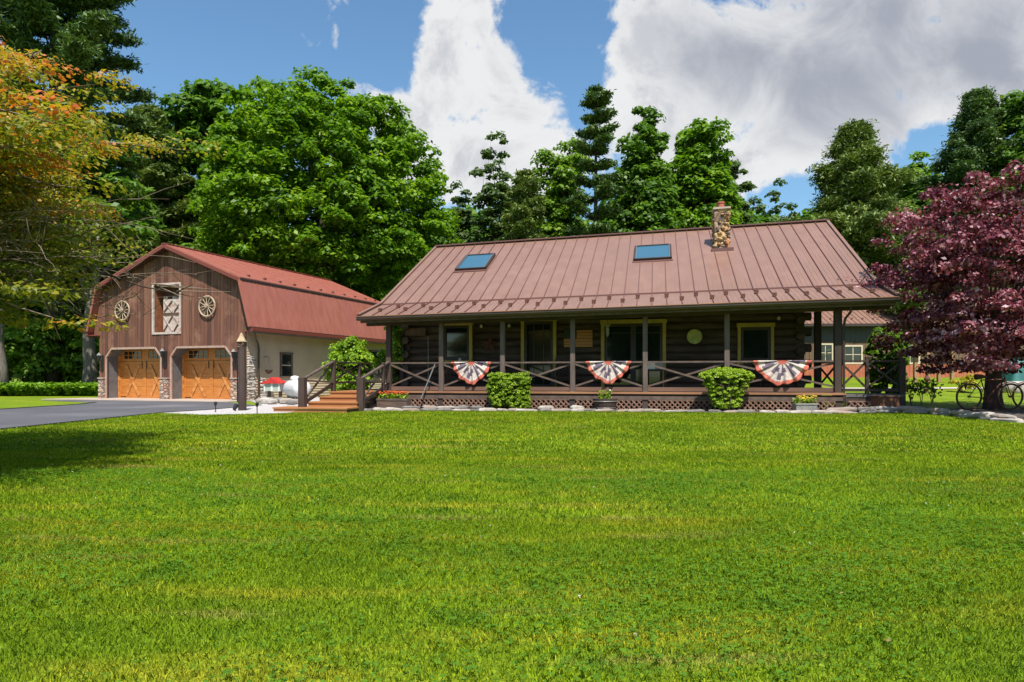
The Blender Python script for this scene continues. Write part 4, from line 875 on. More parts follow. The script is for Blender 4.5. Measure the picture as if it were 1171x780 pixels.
# ---- leafy things -------------------------------------------------
def leaf_mesh(name, P, N, size, rnd, m, parent=None, aspect=1.6, rng=None):
    """one diamond leaf per point, lying across its normal"""
    rng = rng or np.random.default_rng(1); n = len(P); N = N/np.maximum(np.linalg.norm(N, axis=1, keepdims=True), 1e-6)
    R = rng.normal(size=(n, 3)); A = np.cross(N, R); A /= np.maximum(np.linalg.norm(A, axis=1, keepdims=True), 1e-6); Bv = np.cross(N, A)
    s_ = np.broadcast_to(np.asarray(size), (n,))[:, None]*rng.uniform(.7, 1.3, (n, 1))
    a, c = A*s_*.5*aspect, Bv*s_*.5; fold = N*s_*.12
    V_ = np.stack([P-a, P-c+fold-a*.1, P+a, P+c+fold-a*.1], 1).reshape(-1, 3)
    me = bpy.data.meshes.new(name); me.vertices.add(4*n); me.vertices.foreach_set('co', V_.astype(np.float32).ravel())
    me.loops.add(4*n); me.loops.foreach_set('vertex_index', np.arange(4*n, dtype=np.int32)); me.polygons.add(n); me.polygons.foreach_set('loop_start', np.arange(0, 4*n, 4, dtype=np.int32)); me.polygons.foreach_set('loop_total', np.full(n, 4, np.int32))
    me.update(calc_edges=True); at_ = me.attributes.new('rnd', 'FLOAT', 'FACE'); at_.data.foreach_set('value', np.clip(rnd, 0, 1).astype(np.float32)); me.materials.append(M[m])
    o = bpy.data.objects.new(name, me); col.objects.link(o)
    if parent: o.parent = parent
    return o
def clump_leaves(rng, C, R, per, flat=.55, up=.7, tone=None, spread=.2):
    """leaves over the upper shells of clumps centred C with radius R"""
    K = len(C); d = rng.normal(size=(K*per, 3)); d /= np.linalg.norm(d, axis=1, keepdims=True); d[:, 2] = np.where(d[:, 2] < -.15, -d[:, 2]*.6, d[:, 2])
    rad = rng.uniform(.35, 1.08, (K*per, 1))**.6
    P = np.repeat(C, per, 0)+d*rad*np.repeat(R, per)[:, None]*np.array([1, 1, flat]); N = d*.7+np.array([0, 0, up])+rng.normal(size=d.shape)*.45
    t = np.repeat(tone if tone is not None else rng.uniform(.3, .7, K), per)+rng.normal(size=K*per)*spread
    return P, N, t
def limbs(b, base, height, r0, targets, m, rng, lean=(0, 0), n=7):
    pts = []; 
    for k in range(7):
        t = k/6; pts.append((base[0]+lean[0]*t+rng.normal()*.02*height*t, base[1]+lean[1]*t+rng.normal()*.02*height*t, base[2]+height*t))
    rad = [r0*(1.35 if k == 0 else 1)*(1-.8*k/6) for k in range(7)]; b.tube(pts, rad, m, n)
    for tg in targets:
        tg = np.array(tg); zf = np.clip((tg[2]-base[2])*.62/height, .12, .95); k = int(zf*6); a = np.array(pts[k]); q = np.array(pts[min(k+1, 6)]); p0 = a+(q-a)*(zf*6-k)
        mid = (p0+tg)/2+np.array([0, 0, .05])*np.linalg.norm(tg-p0)+rng.normal(size=3)*.06*np.linalg.norm(tg-p0); rr = rad[k]*.42
        b.tube([p0, mid, tg], [rr, rr*.6, rr*.15], m, 5, cap=False)
def broad_crown(rng, c, R, ncl, clr, low=-.75, lump=.18, shell=.45):
    d = rng.normal(size=(ncl*3, 3)); d /= np.linalg.norm(d, axis=1, keepdims=True); d = d[d[:, 2] > low][:ncl]
    ph = rng.uniform(0, 6, 4); lu = 1+lump*(np.sin(d[:, 0]*4+ph[0])+np.sin(d[:, 1]*5+ph[1])+np.sin(d[:, 2]*5+ph[2]))/2
    r_ = rng.uniform(shell**3, 1, len(d))**(1/3)
    return np.array(c)+d*(r_*lu)[:, None]*np.array(R), rng.uniform(.7, 1.35, len(d))*clr
def broad_tree(name, x, y, h, rx, label, leafm='mid_leaf', cb=.3, ncl=150, per=150, ls=.26, clr=1.1, seed=1, group='broadleaf trees behind the buildings', barkm='bark', z0=0, shell=.45, tw=.3, lump=.2, flat=.6, zshape=1):
    rng = np.random.default_rng(seed); t = thing(name, (x, y, z0), label, 'tree', 0, group); ncl = int(ncl*2.6); clr *= .62; per = int(per*.42); flat = .85
    cz = h*(cb+1)/2; C, R = broad_crown(rng, (0, 0, cz), (rx, rx, h*(1-cb)/2), ncl, clr, lump=lump, shell=shell); R = R*np.clip(1.1-.25*(C[:, 2]-cz)/(h*.5), .7, 1.2); C[:, 2] *= (h-.5*clr)/np.max(C[:, 2]); C[:, :2] *= (rx-.4*clr)/np.percentile(np.abs(C[:, 0]), 98)
    P, N, r_ = clump_leaves(rng, C, R, per, flat); leaf_mesh('crown', P, N, ls, r_, leafm, t, rng=rng)
    b = MB(); idx = rng.choice(len(C), min(26, len(C)), replace=False); limbs(b, (0, 0, -.2), h*.86, tw, C[idx], barkm, rng); b.build('trunk', t, True)
    return t
def pine_tree(name, x, y, h, rx, label, leafm='needle', seed=2, base=.3, levels=22, tuft=16, ls=.3, group='tall conifers behind the buildings', z0=0, dens=1.0, droop=0, taper=.8, tw=.28, asp=3.2):
    rng = np.random.default_rng(seed); t = thing(name, (x, y, z0), label, 'tree', 0, group); b = MB(); b.tube([(0, 0, -.2), (0, 0, h*.5), (.05, 0, h)], [tw, tw*.6, .04], 'bark', 7); Ps, Ns, Rs = [], [], []
    for k in range(levels):
        f = k/(levels-1); z = h*(base+(1-base)*f**.95); L_ = rx*((1-f)**taper*(.9 if f > .12 else .75)+.02)
        nb = rng.integers(4, 7)
        for j in range(nb):
            az = 2*pi*j/nb+rng.uniform(0, 1.2)+k; Lb = L_*rng.uniform(.45, 1.3); el = .28+.3*f-droop; d = np.array([cos(az), sin(az), 0])
            p0 = np.array([0, 0, z]); p1 = p0+d*Lb+np.array([0, 0, Lb*el]); b.tube([p0, (p0+p1)/2+np.array([0, 0, -Lb*.05]), p1], [.05, .035, .012], 'bark', 4, cap=False)
            n = max(4, int(tuft*dens*(Lb/rx*1.4+.3))); s_ = rng.uniform(.25, 1.05, n)**.8
            c = p0+np.outer(s_, p1-p0); side = np.array([-d[1], d[0], 0]); off = rng.uniform(-1, 1, n)*Lb*.28*(1.15-s_); c = c+np.outer(off, side); c[:, 2] -= abs(off)*.1
            per = 44; q = np.repeat(c, per, 0)+rng.normal(size=(n*per, 3))*np.array([.24, .24, .10])*(rx/3)**.4; Ps.append(q); Ns.append(rng.normal(size=(n*per, 3))*.6+np.array([0, 0, .9])); Rs.append(np.full(n*per, rng.uniform(.25, .75))+rng.normal(size=n*per)*.2)
    leaf_mesh('crown', np.concatenate(Ps), np.concatenate(Ns), ls*.40, np.concatenate(Rs), leafm, t, asp, rng); b.build('trunk', t, True); return t
def pxtree(px, top_y, half, Y, z0=0):
    p = at(px, top_y, Y); return dict(x=p.x, y=Y, h=p.z-z0), half*Y/F
def B_(name, px, ty, half, Y, label, **k):
    a, r_ = pxtree(px, ty, half, Y, k.get('z0', 0)); return broad_tree(name, a['x'], Y, a['h'], r_, label, **k)
def P_(name, px, ty, half, Y, label, **k):
    a, r_ = pxtree(px, ty, half, Y, k.get('z0', 0)); return pine_tree(name, a['x'], Y, a['h'], r_, label, **k)
# big trees behind the barn
B_('maple_tree', 368, 84, 132, 50, 'huge round bright green maple towering behind the barn', leafm='maple_leaf', cb=.17, ncl=470, per=270, ls=.21, clr=1.30, seed=4, tw=.5, shell=.5, group=None, lump=.12)
B_('oak_tree', 232, 92, 52, 60, 'dark green oak rising just left behind the huge maple', leafm='dark_leaf', cb=.15, ncl=170, per=160, ls=.34, clr=1.4, seed=5, group=None)
P_('pine_tree', 170, 128, 72, 56, 'soft olive green pine between the autumn leaves and the dark oak', leafm='pine_needle', seed=6, base=.1, dens=1.6, levels=30, tuft=24, ls=.42, taper=.6, group=None)
P_('white_pine', 60, -110, 118, 40, 'tall dark white pine reaching out of the picture at the top left', leafm='needle', seed=7, base=.35, levels=22, tuft=26, ls=.30, droop=.1, taper=.55, tw=.4, group=None)
B_('elm_tree', 60, 215, 70, 52, 'dense dark tree behind the autumn foliage at the far left', leafm='dark_leaf', cb=.12, ncl=170, per=150, ls=.34, clr=1.4, seed=8, group=None)
B_('elm_tree', -40, 160, 80, 48, 'dark tree cut by the left picture edge beyond the drive', leafm='dark_leaf', cb=.15, ncl=170, per=140, ls=.34, clr=1.4, seed=9, group=None)
# behind the cabin, left to right
B_('young_ash', 524, 210, 17, 58, 'slim sparse tree just right of the maple against the cloud', leafm='airy_leaf', cb=.25, ncl=46, per=112, ls=0.234, clr=.75, seed=10, shell=.2, tw=.14, group=None)
B_('thin_birch', 563, 153, 23, 55, 'thin open tree with gaps of cloud between its sprays', leafm='airy_leaf', cb=.35, ncl=44, per=112, ls=0.218, clr=.75, seed=11, shell=.1, tw=.12, lump=.3, group=None)
P_('cedar_tree', 600, 200, 44, 50, 'broad olive cedar directly left of the trees above the roof centre', leafm='pine_needle', seed=12, base=.05, levels=24, tuft=24, ls=.24, taper=.5, group=None)
B_('ash_tree', 642, 156, 31, 56, 'upright green ash left of the tall dark pine', leafm='mid_leaf', cb=.2, ncl=95, per=176, ls=0.234, clr=1.2, seed=13, group=None, shell=.2, lump=.35)
P_('white_pine', 681, 104, 36, 49, 'tall dark pine with plumed top above the roof centre', leafm='needle', seed=14, base=.40, levels=12, tuft=13, ls=.28, dens=.8, taper=.38, group=None)
B_('oak_tree', 738, 122, 45, 52, 'dense dark green oak right of the tall pine', leafm='dark_leaf', cb=.15, ncl=190, per=224, ls=0.234, clr=1.3, seed=15, group=None)
B_('maple_tree', 802, 142, 42, 53, 'bright broad maple above the roof left of the chimney', leafm='maple_leaf', cb=.15, ncl=150, per=208, ls=0.234, clr=1.25, seed=16, group=None)
B_('locust_tree', 843, 172, 26, 56, 'airy light green tree above the stone chimney', leafm='airy_leaf', cb=.15, ncl=60, per=144, ls=0.218, clr=.85, seed=17, shell=.2, lump=.3, group=None)
B_('thin_birch', 886, 212, 26, 64, 'small sparse far tree in the gap right of the chimney', leafm='airy_leaf', cb=.1, ncl=48, per=128, ls=0.234, clr=.9, seed=18, shell=.1, group=None)
P_('hemlock_tree', 978, 148, 145, 46, 'broad pointed olive hemlock behind the right end of the roof', leafm='pine_needle', seed=19, dens=1.9, base=.04, levels=36, tuft=30, ls=.24, taper=1.0, droop=.15, group=None)
B_('maple_tree', 1046, 176, 42, 60, 'round green tree between the hemlock and the tall right trees', leafm='mid_leaf', cb=.1, ncl=130, per=208, ls=0.265, clr=1.5, seed=20, group=None)
P_('hemlock_tree', 1118, 110, 105, 52, 'tall ragged dark hemlock above the purple tree', leafm='needle', seed=21, dens=1.8, base=.08, levels=32, tuft=24, ls=.25, taper=.85, group=None)
B_('oak_tree', 1178, 92, 48, 50, 'tall green oak cut by the right picture edge', leafm='dark_leaf', cb=.15, ncl=190, per=208, ls=0.250, clr=1.4, seed=22, group=None)
# woodland filling in behind, copies of four kinds
rgf = random.Random(4)
base_fill = []
fl = [('round leafed tree of the wood line', 'mid_leaf', 30), ('dark leafed tree of the wood line', 'dark_leaf', 31)]
for lab, lm_, sd in fl:
    base_fill.append(broad_tree('woodland_tree', 0, 70, 9.5, 4.2, lab, leafm=lm_, cb=.02, ncl=120, per=110, ls=.36, clr=1.5, seed=sd, group='wood line behind the cabin'))
spots = [(500, 70, 262, 'left of the cabin ridge'), (545, 66, 240, 'below the thin birch'), (585, 72, 246, 'below the olive cedar'), (625, 64, 262, 'below the upright ash'), (668, 70, 258, 'at the foot of the tall pine'), (700, 62, 254, 'right of the tall pine trunk'), (745, 72, 226, 'below the dense oak'), (790, 64, 232, 'left of the chimney'), (850, 70, 226, 'right of the chimney'), (905, 62, 246, 'in the gap right of the chimney'), (935, 68, 236, 'left of the hemlock'), (1010, 64, 214, 'right of the hemlock'), (1080, 70, 205, 'behind the purple tree'), (1150, 66, 190, 'at the right picture edge'),
         (455, 74, 250, 'behind the right side of the maple'), (400, 70, 262, 'behind the maple trunk'), (330, 72, 262, 'behind the barn roof'), (270, 68, 262, 'left of the maple trunk'), (205, 66, 240, 'behind the barn peak'), (140, 62, 262, 'behind the barn left corner'), (85, 58, 285, 'beyond the left lawn'), (35, 60, 270, 'beyond the drive'), (-25, 60, 250, 'at the left picture edge')]
used = [False, False]
for k, (px, Y, ty, where) in enumerate(spots):
    i = k % 2; src = base_fill[i]; o = copy_tree(src) if used[i] else src; used[i] = True
    p = at(px, ty, Y); s_ = p.z/9.5; o.location = (p.x, Y, 0); o.scale = (s_*.95, s_*.95, s_); o.rotation_euler.z = rgf.uniform(0, 6)
    o['label'] = fl[i][0]+' '+where

# understorey at the left: shrubs, ferns, trunks
def shrub(name, x, y, z0, rx, ry, h, label, leafm, ncl, per, ls, clr, seed, cat='shrub', group=None, stem=True, box=None, up=.5, flat=.9, tone=None):
    rng = np.random.default_rng(seed); t = thing(name, (x, y, z0), label, cat, 0, group)
    C, R = broad_crown(rng, (0, 0, h*.52), (rx, ry, h*.48), ncl, clr, low=-.9, lump=.1, shell=.5)
    if box: C = rng.uniform(-1, 1, (ncl, 3)); C = C/np.maximum(np.abs(C).max(1, keepdims=True), 1e-6)*rng.uniform(.6, 1, (ncl, 1)); C = C*np.array([rx*.93, ry*.93, h*.47])*(1+.06*np.sin(C[:, :1]*5+1)*np.cos(C[:, 2:]*4))+np.array([0, 0, h*.53])+rng.normal(size=C.shape)*.018; R = np.full(ncl, clr)*rng.uniform(.7, 1.5, ncl)
    P, N, r_ = clump_leaves(rng, C, R, per, flat, up, tone); k = P[:, 2] > .02; leaf_mesh('foliage', P[k], N[k], ls, r_[k], leafm, t, rng=rng)
    b = MB(); 
    for q in range(7): a = rng.uniform(0, 6.28); b.tube([(.05*cos(a), .05*sin(a), -.05), (rx*.3*cos(a), ry*.3*sin(a), h*.4), (rx*.6*cos(a), ry*.6*sin(a), h*.75)], [.03, .02, .008], 'bark', 5)
    b.build('stem', t); return t
for k, (px, Y, hw, h, lab) in enumerate([(15, 40, 2.6, 4.0, 'dark understorey shrub at the left picture edge behind the ferns'), (60, 41, 2.8, 4.6, 'dark leafy shrub behind the ferns beyond the drive'), (100, 42, 2.4, 3.6, 'leafy shrub by the grey trunk left of the barn')]):
    shrub('understorey_shrub', at(px, 430, Y).x, Y, 0, hw, hw*.8, h, lab, 'mid_leaf', 60, 110, .2, .7, 60+k, group='understorey shrubs left of the barn')
def bare_trunk(px, Y, top_z, r_, label, m='bark_grey'):
    t = thing('woodland_tree', (at(px, 430, Y).x, Y, 0), label, 'tree', 0, None); rng = np.random.default_rng(int(px)+9)
    C = rng.normal(size=(40, 3))*np.array([2.2, 2.2, 1.8])+np.array([0, 0, top_z+1]); P, N, q = clump_leaves(rng, C, np.full(40, 1.1), 90); leaf_mesh('crown', P, N, .26, q, 'dark_leaf', t, rng=rng)
    b = MB(); limbs(b, (0, 0, -.2), top_z+1, r_, C[:10], m, rng); b.build('trunk', t, True)
bare_trunk(103, 38.5, 9, .42, 'old tree with thick grey trunk directly left of the barn corner'); bare_trunk(2, 37, 9.5, .3, 'tree with pale grey trunk at the left picture edge')
bare_trunk(72, 44, 10, .12, 'slender brown trunked tree between the shrubs beyond the ferns', 'bark')
def ferns():
    rng = np.random.default_rng(40); n = 520; X = rng.uniform(-33, -19.5, n); Y = 36.3+rng.uniform(0, 2.4, n)+(X+26)*-.0; Ps, Ns, Rs = [], [], []
    for x, y in zip(X, Y):
        hh = rng.uniform(.55, .95); m = 10
        for j in range(m):
            a = rng.uniform(0, 6.28); s_ = np.linspace(.1, 1, 10); P = np.stack([x+cos(a)*s_*hh*.55, y+sin(a)*s_*hh*.55, hh*(1.5*s_-.75*s_**2)*.95], 1); Ps.append(P+rng.normal(size=P.shape)*.03); Ns.append(rng.normal(size=P.shape)*.4+np.array([0, 0, 1])); Rs.append(rng.uniform(.3, .8)+rng.normal(size=10)*.15)
    o = leaf_mesh('ferns', np.concatenate(Ps), np.concatenate(Ns), .13, np.concatenate(Rs), 'fern_leaf', None, 1.8, rng); tag(o, 'band of pale green ferns along the edge of the wood left of the barn', 'ferns', None, 'stuff')
ferns()
# clipped bushes before the porch
shrub('boxwood_bush', -.08, 21.1, .02, .66, .34, 1.10, 'square clipped bright green bush below the left bunting', 'box_leaf', 800, 75, .032, .065, 70, 'bush', box=True, up=.35)
rng = np.random.default_rng(71); t = thing('mushroom_bush', (6.2, 19.75, .02), 'mushroom shaped clipped bush with wide flat top right of the patio door', 'bush')
C = []; R = []
for k in range(700):
    a = rng.uniform(0, 6.28); z = rng.uniform(0, 1)
    if k < 430: rr = .82*sqrt(rng.uniform(0, 1)); C.append((rr*cos(a), rr*sin(a)*.8, .86+.26*sqrt(max(0, 1-(rr/.86)**2))*rng.uniform(.2, 1)-.0))
    else: rr = (.34+.42*z)*rng.uniform(.7, 1); C.append((rr*cos(a), rr*sin(a)*.8, .1+z*.75))
C = np.array(C)*np.array([.93, .5, 1.12]); P, N, r_ = clump_leaves(rng, C, np.full(len(C), .075), 75, .8, .35, rng.uniform(.45, .9, len(C))); leaf_mesh('foliage', P, N, .034, r_, 'box_leaf', t, rng=rng)
b = MB()
for q in range(9): a = q*.7; b.tube([(.12*cos(a), .1*sin(a), -.05), (.3*cos(a), .25*sin(a), .5), (.6*cos(a), .5*sin(a), .9)], [.025, .018, .008], 'bark', 5)
b.build('stem', t)
# egg shaped evergreen at the right end of the porch
rng = np.random.default_rng(72); p = at(1014, 460, 23.5); t = thing('globe_evergreen', (p.x, p.y, 0), 'tall evergreen clipped to an egg at the right end of the porch', 'bush'); ez = at(0, 374, 23.5).z
zz = rng.uniform(0, 1, 260); rr = np.where(zz < .55, .42+.25*zz, .62*np.sqrt(np.clip(1-((zz-.62)/.4)**2, 0, 1))); a = rng.uniform(0, 6.28, 260); q = rng.uniform(.75, 1, 260)
C = np.stack([rr*q*np.cos(a), rr*q*np.sin(a), .1+zz*(ez-.15)], 1); P, N, r_ = clump_leaves(rng, C, np.full(260, .14), 190, .9, .35); leaf_mesh('foliage', P, N, .055, r_, 'maple_leaf', t, rng=rng); b = MB(); b.tube([(0, 0, -.1), (0, 0, ez*.8)], [.06, .03], 'bark'); b.build('stem', t)
# lime shrub behind the steps, vine on the corner
shrub('lime_shrub', at(400, 430, 27.2).x, 27.2, 0, .9, .8, 2.5, 'bright lime green shrub behind the front steps against the barn side', 'lime_leaf', 190, 80, .085, .24, 73)
rng = np.random.default_rng(74); t = thing('climbing_vine', H(-.62, 2.05), 'bright green vine climbing the left corner of the cabin', 'vine', -HA); C = []; 
for k in range(80): z = rng.uniform(.9, 3.15); C.append((rng.normal()*.10-.06*(z-2)**2*.2+(-.12 if z < 1.6 else 0), rng.normal()*.08, z))
for k in range(25): C.append((-.35+rng.normal()*.16, rng.normal()*.12, rng.uniform(1.35, 1.9)))
C = np.array(C); P, N, r_ = clump_leaves(rng, C, np.full(len(C), .16), 55, .9, .3); leaf_mesh('foliage', P, N, .09, r_, 'lime_leaf', t, rng=rng); b = MB(); b.tube([(0, 0, 0), (.03, 0, 1.5), (-.02, 0, 3.1)], [.04, .03, .015], 'bark'); b.build('stem', t)
# planters
def flowers(parent, cx_, cy_, z, rx, ry, n, petal, leafm, seed, h=.14, name='flowers'):
    rng = np.random.default_rng(seed); P = rng.uniform(-1, 1, (n*4, 3))*np.array([rx, ry, h*.5])+np.array([cx_, cy_, z+h*.4]); leaf_mesh('leaves', P, rng.normal(size=P.shape)*.5+np.array([0, 0, .8]), .06, rng.uniform(0, 1, len(P)), leafm, parent, rng=rng)
    if petal:
        b = MB()
        for k in range(n):
            x, y, zz = rng.uniform(-rx, rx), rng.uniform(-ry, ry)+cy_, z+h*rng.uniform(.7, 1.3); s_ = rng.uniform(.025, .045)
            b.lathe((x+cx_, y, zz), [(s_*.3, 0), (s_, s_*.6), (s_*.5, s_*.9)], petal, 7)
        b.build(name, parent)
t = thing('flower_box', H(-.02, -1.05, .05), 'wooden trough planter of orange flowers right of the front steps', 'planter', -HA)
b = MB(); b.box(.12, 1.1, -.2, .2, .0, .30, 'planter_wood'); b.box(.1, 1.12, -.215, -.201, .25, .31, 'rail_wood'); b.build('trough', t); flowers(t, .6, 0, .31, .45, .17, 60, 'petal_orange', 'lime_leaf', 80, .16)
p = at(692, 468, 20.75)
t = thing('barrel_planter', (p.x, p.y, .02), 'half barrel planter with green leaves and a white flower below the middle bunting', 'planter')
b = MB(); b.lathe((0, 0, 0), [(.27, 0), (.33, .12), (.37, .3), (.38, .36)], 'barrel_wood', 20); b.build('barrel', t)
for z in (.08, .28): b = MB(); b.torus((0, 0, z), .315 if z < .1 else .37, .012, 'galv', 'z', 24); b.build('hoop', t)
flowers(t, 0, 0, .34, .2, .2, 30, None, 'lime_leaf', 81, .28)
b = MB(); b.tube([(.1, 0, .4), (.14, 0, .60)], .006, 'twig', 5); b.lathe((.14, 0, .58), [(.015, 0), (.04, .02), (.03, .05)], 'petal_white', 8); b.build('flower', t)
p = at(920, 468, 19.5)
t = thing('tin_planter', (p.x, p.y, .02), 'grey metal tub of yellow flowers by the right corner post', 'planter')
b = MB(); b.box(-.30, .30, -.16, .16, 0, .24, 'galv'); b.box(-.32, .32, -.18, .18, .22, .26, 'galv'); b.build('tub', t, bevel=.01); flowers(t, 0, 0, .26, .3, .14, 34, 'petal_yellow', 'box_leaf', 82, .16)
p = at(1012, 468, 18.95); t = thing('rusty_barrel', (p.x, p.y, .03), 'rusty brown cube planter against the right end of the porch', 'planter')
b = MB(); b.box(-.27, .27, -.25, .25, 0, .46, 'rust'); b.box(-.29, .29, -.27, .27, .44, .49, 'rust_dark'); b.build('box', t, bevel=.012)
for k, (u, lab) in enumerate([(8.9, 'x')]): pass

# ------------------------------------------------------------------ purple leaved tree
rng = np.random.default_rng(90); px_, py_ = 13.05, 18.5; z0 = float(T(px_, py_))+.05
t = thing('purple_tree', (px_, py_, z0), 'wide purple leaved tree standing in the stone edged bed at the right', 'tree')
C, R = broad_crown(rng, (.05, 0, 3.35), (3.42, 3.1, 2.3), 540, .35, low=-.9, lump=.38, shell=.45)
low = np.stack([rng.uniform(-2.4, 2.6, 110), rng.uniform(-2.4, 2, 110), rng.uniform(.95, 2.2, 110)], 1); low = low[np.hypot(low[:, 0], low[:, 1]) > .5]; C = np.concatenate([C, low]); R = np.concatenate([R, np.full(len(low), .3)]); C[:, 0] += .12; kp = C[:, 0] > -3.3+np.clip((4.2-C[:, 2])*1.15, 0, 1.3); C, R = C[kp], R[kp]
tone = rng.uniform(.15, .6, len(C))+.1*(C[:, 2] < 3.2)
P, N, r_ = clump_leaves(rng, C, R, 105, .9, .3, tone, .26); leaf_mesh('crown', P, N, .074, r_, 'purple_leaf', t, 1.5, rng)
b = MB(); fk = [(-.05, 0, 1.15)]
b.tube([(0, 0, -.25), (-.02, 0, .3), (.0, 0, .9), (.02, 0, 1.3)], [.29, .215, .19, .21], 'bark_purple', 12)
for q in range(8):
    a = q*.785+.3; rr = 1.5 if q % 2 else .9; b.tube([(.1*cos(a), .1*sin(a), 1.0), (.45*cos(a), .45*sin(a), 1.9), (rr*cos(a), rr*sin(a), 3.4), (rr*1.5*cos(a), rr*1.5*sin(a), 5.0)], [.13, .10, .06, .015], 'bark_purple', 6)
idx = rng.choice(len(C), 70, replace=False)
for k in idx: c = C[k]; b.tube([(c[0]*.25, c[1]*.25, 1.5+.3*(c[2]-1)), (c[0]*.6, c[1]*.6, (c[2]+1.8)/2+.2), tuple(c)], [.04, .025, .006], 'bark_purple', 4, cap=False)
b.build('trunk', t, True)
# two old bicycles leaning on the tree
def bicycle(x, y, rz, label, lean=.06):
    z = float(T(x, y))+.06; t = thing('old_bicycle', (x, y, z), label, 'bicycle', rz, 'rusty bicycles under the purple tree'); R_ = .35
    t.rotation_euler = (lean, 0, rz)
    for wx in (-.55, .55):
        b = MB(); b.torus((wx, 0, R_), R_-.022, .026, 'rust_dark', n=36, k=8); w_ = b.build('wheel', t)
        b = MB(); b.tube([(wx, -.04, R_), (wx, .04, R_)], .025, 'rust', 8)
        for k in range(14): q = 2*pi*k/14; b.tube([(wx, 0, R_), (wx+(R_-.03)*cos(q), 0, R_+(R_-.03)*sin(q))], .003, 'rust', 3, cap=False)
        b.build('spokes', w_)
    b = MB(); bb = (-.08, 0, .30); seat = (-.25, 0, .78); head = (.38, 0, .80); ra, fa = (-.55, 0, R_), (.55, 0, R_)
    for a, c, r_ in ((bb, seat, .016), (bb, head, .02), (seat, head, .018), (bb, ra, .012), (seat, ra, .01), ((.36, 0, .72), head, .02)): b.tube([a, c], r_, 'rust', 6)
    for s_ in (-.05, .05): b.tube([fa[:1]+(s_,)+fa[2:], (.42, s_*.6, .68), (.36, 0, .90)], .012, 'rust', 6)
    b.build('frame', t)
    b = MB(); b.torus((wx-1.1, 0, R_), R_+.03, .012, 'rust', n=20, a0=.3, a1=2.6); b.torus((.55, 0, R_), R_+.03, .012, 'rust', n=16, a0=.7, a1=2.2); b.build('mudguard', t)
    b = MB(); b.tube([(.36, 0, .88), (.34, 0, .98)], .012, 'rust', 6); b.tube([(.16, -.27, .96), (.30, -.2, 1.0), (.34, 0, .99), (.30, .2, 1.0), (.16, .27, .96)], .012, 'rust_dark', 6); b.build('handlebar', t)
    b = MB(); b.tube([(-.40, 0, .86), (-.22, 0, .87), (-.1, 0, .86)], [.08, .055, .02], 'rust_dark', 8); b.tube([(-.25, 0, .78), (-.25, 0, .84)], .012, 'rust', 6); b.build('saddle', t)
    b = MB(); b.torus((-.08, .03, .30), .08, .008, 'rust', n=16); b.tube([(-.08, .03, .30), (.05, .04, .19)], .01, 'rust', 6); b.tube([(-.08, -.03, .30), (-.21, -.04, .41)], .01, 'rust', 6); b.box(.0, .1, .03, .11, .18, .2, 'rust_dark'); b.build('pedals', t)
bicycle(12.05+.35, 17.75, .04, 'old rusty bicycle in the bed on the left side of the purple tree trunk'); bicycle(14.1, 17.95, -.12, 'old rusty bicycle in the bed on the right side of the purple tree trunk')
# iris leaves in the bed
for k, (px, Y) in enumerate([(1042, 20.4), (1054, 20.2), (1066, 20.6)]):
    rng = np.random.default_rng(95+k); x = at(px, 460, Y).x; t = thing('garden_plant', (x, Y, float(T(x, Y))), ['first', 'second', 'third'][k]+' slim leggy plant from the porch end in the bed left of the bicycles', 'plant', 0, 'leggy plants in the bed')
    b = MB()
    for j in range(7): a = rng.uniform(0, 6.28); b.tube([(0, 0, 0), (.06*cos(a), .06*sin(a), .35), (.16*cos(a), .16*sin(a), .62)], [.008, .007, .003], 'twig', 4)
    b.build('stem', t); P = rng.normal(size=(90, 3))*np.array([.11, .11, .12])+np.array([0, 0, .58]); leaf_mesh('leaves', P, rng.normal(size=P.shape)+np.array([0, 0, .5]), .07, rng.uniform(0, 1, 90), 'mid_leaf', t, rng=rng)

# ------------------------------------------------------------------ outbuilding behind at the right
SX, SY, SR = at(905, 430, 39).x, 39.0, .03
t = thing('pole_shed', (SX, SY, 1.0), 'long low board shed with pink metal roof and orange red base behind the cabin', 'shed', -SR)
Ls = 17.5
b = MB(); u = 0; random.seed(9)
wins = [(1.55, 2.25, .95, 1.85), (3.0, 3.9, .85, 1.75), (6.2, 7.1, .85, 1.75)]
while u < Ls:
    w = random.uniform(.16, .26); mid = u+w/2; z0, z1 = .78, 3.2; cuts = [wn_ for wn_ in wins if wn_[0]-.02 < mid < wn_[1]+.02]
    segs = [(z0, z1)] if not cuts else [(z0, cuts[0][2]), (cuts[0][3], z1)]
    for a, c in segs:
        if c > a: b.box(u, u+w-.015, -.03-random.uniform(0, .01), 0, a, min(c, 2.03), 'weathered')
    u += w
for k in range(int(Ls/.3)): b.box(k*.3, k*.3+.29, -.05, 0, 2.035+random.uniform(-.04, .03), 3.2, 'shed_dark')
b.box(0, Ls, .02, .1, 0, 3.2, 'weathered'); b.box(0, .1, .1, 7, 0, 3.2, 'weathered'); b.box(Ls-.1, Ls, .1, 7, 0, 3.2, 'weathered'); b.box(0, Ls, 6.9, 7, 0, 3.2, 'weathered'); b.build('wall', t)
b = MB()
b.box(0, Ls, -.05, -.002, 0, .77, 'shed_red')
for k in range(int(Ls/.2)): b.box(k*.2, k*.2+.04, -.065, -.05, 0, .77, 'shed_red')
b.build('wainscot', t)
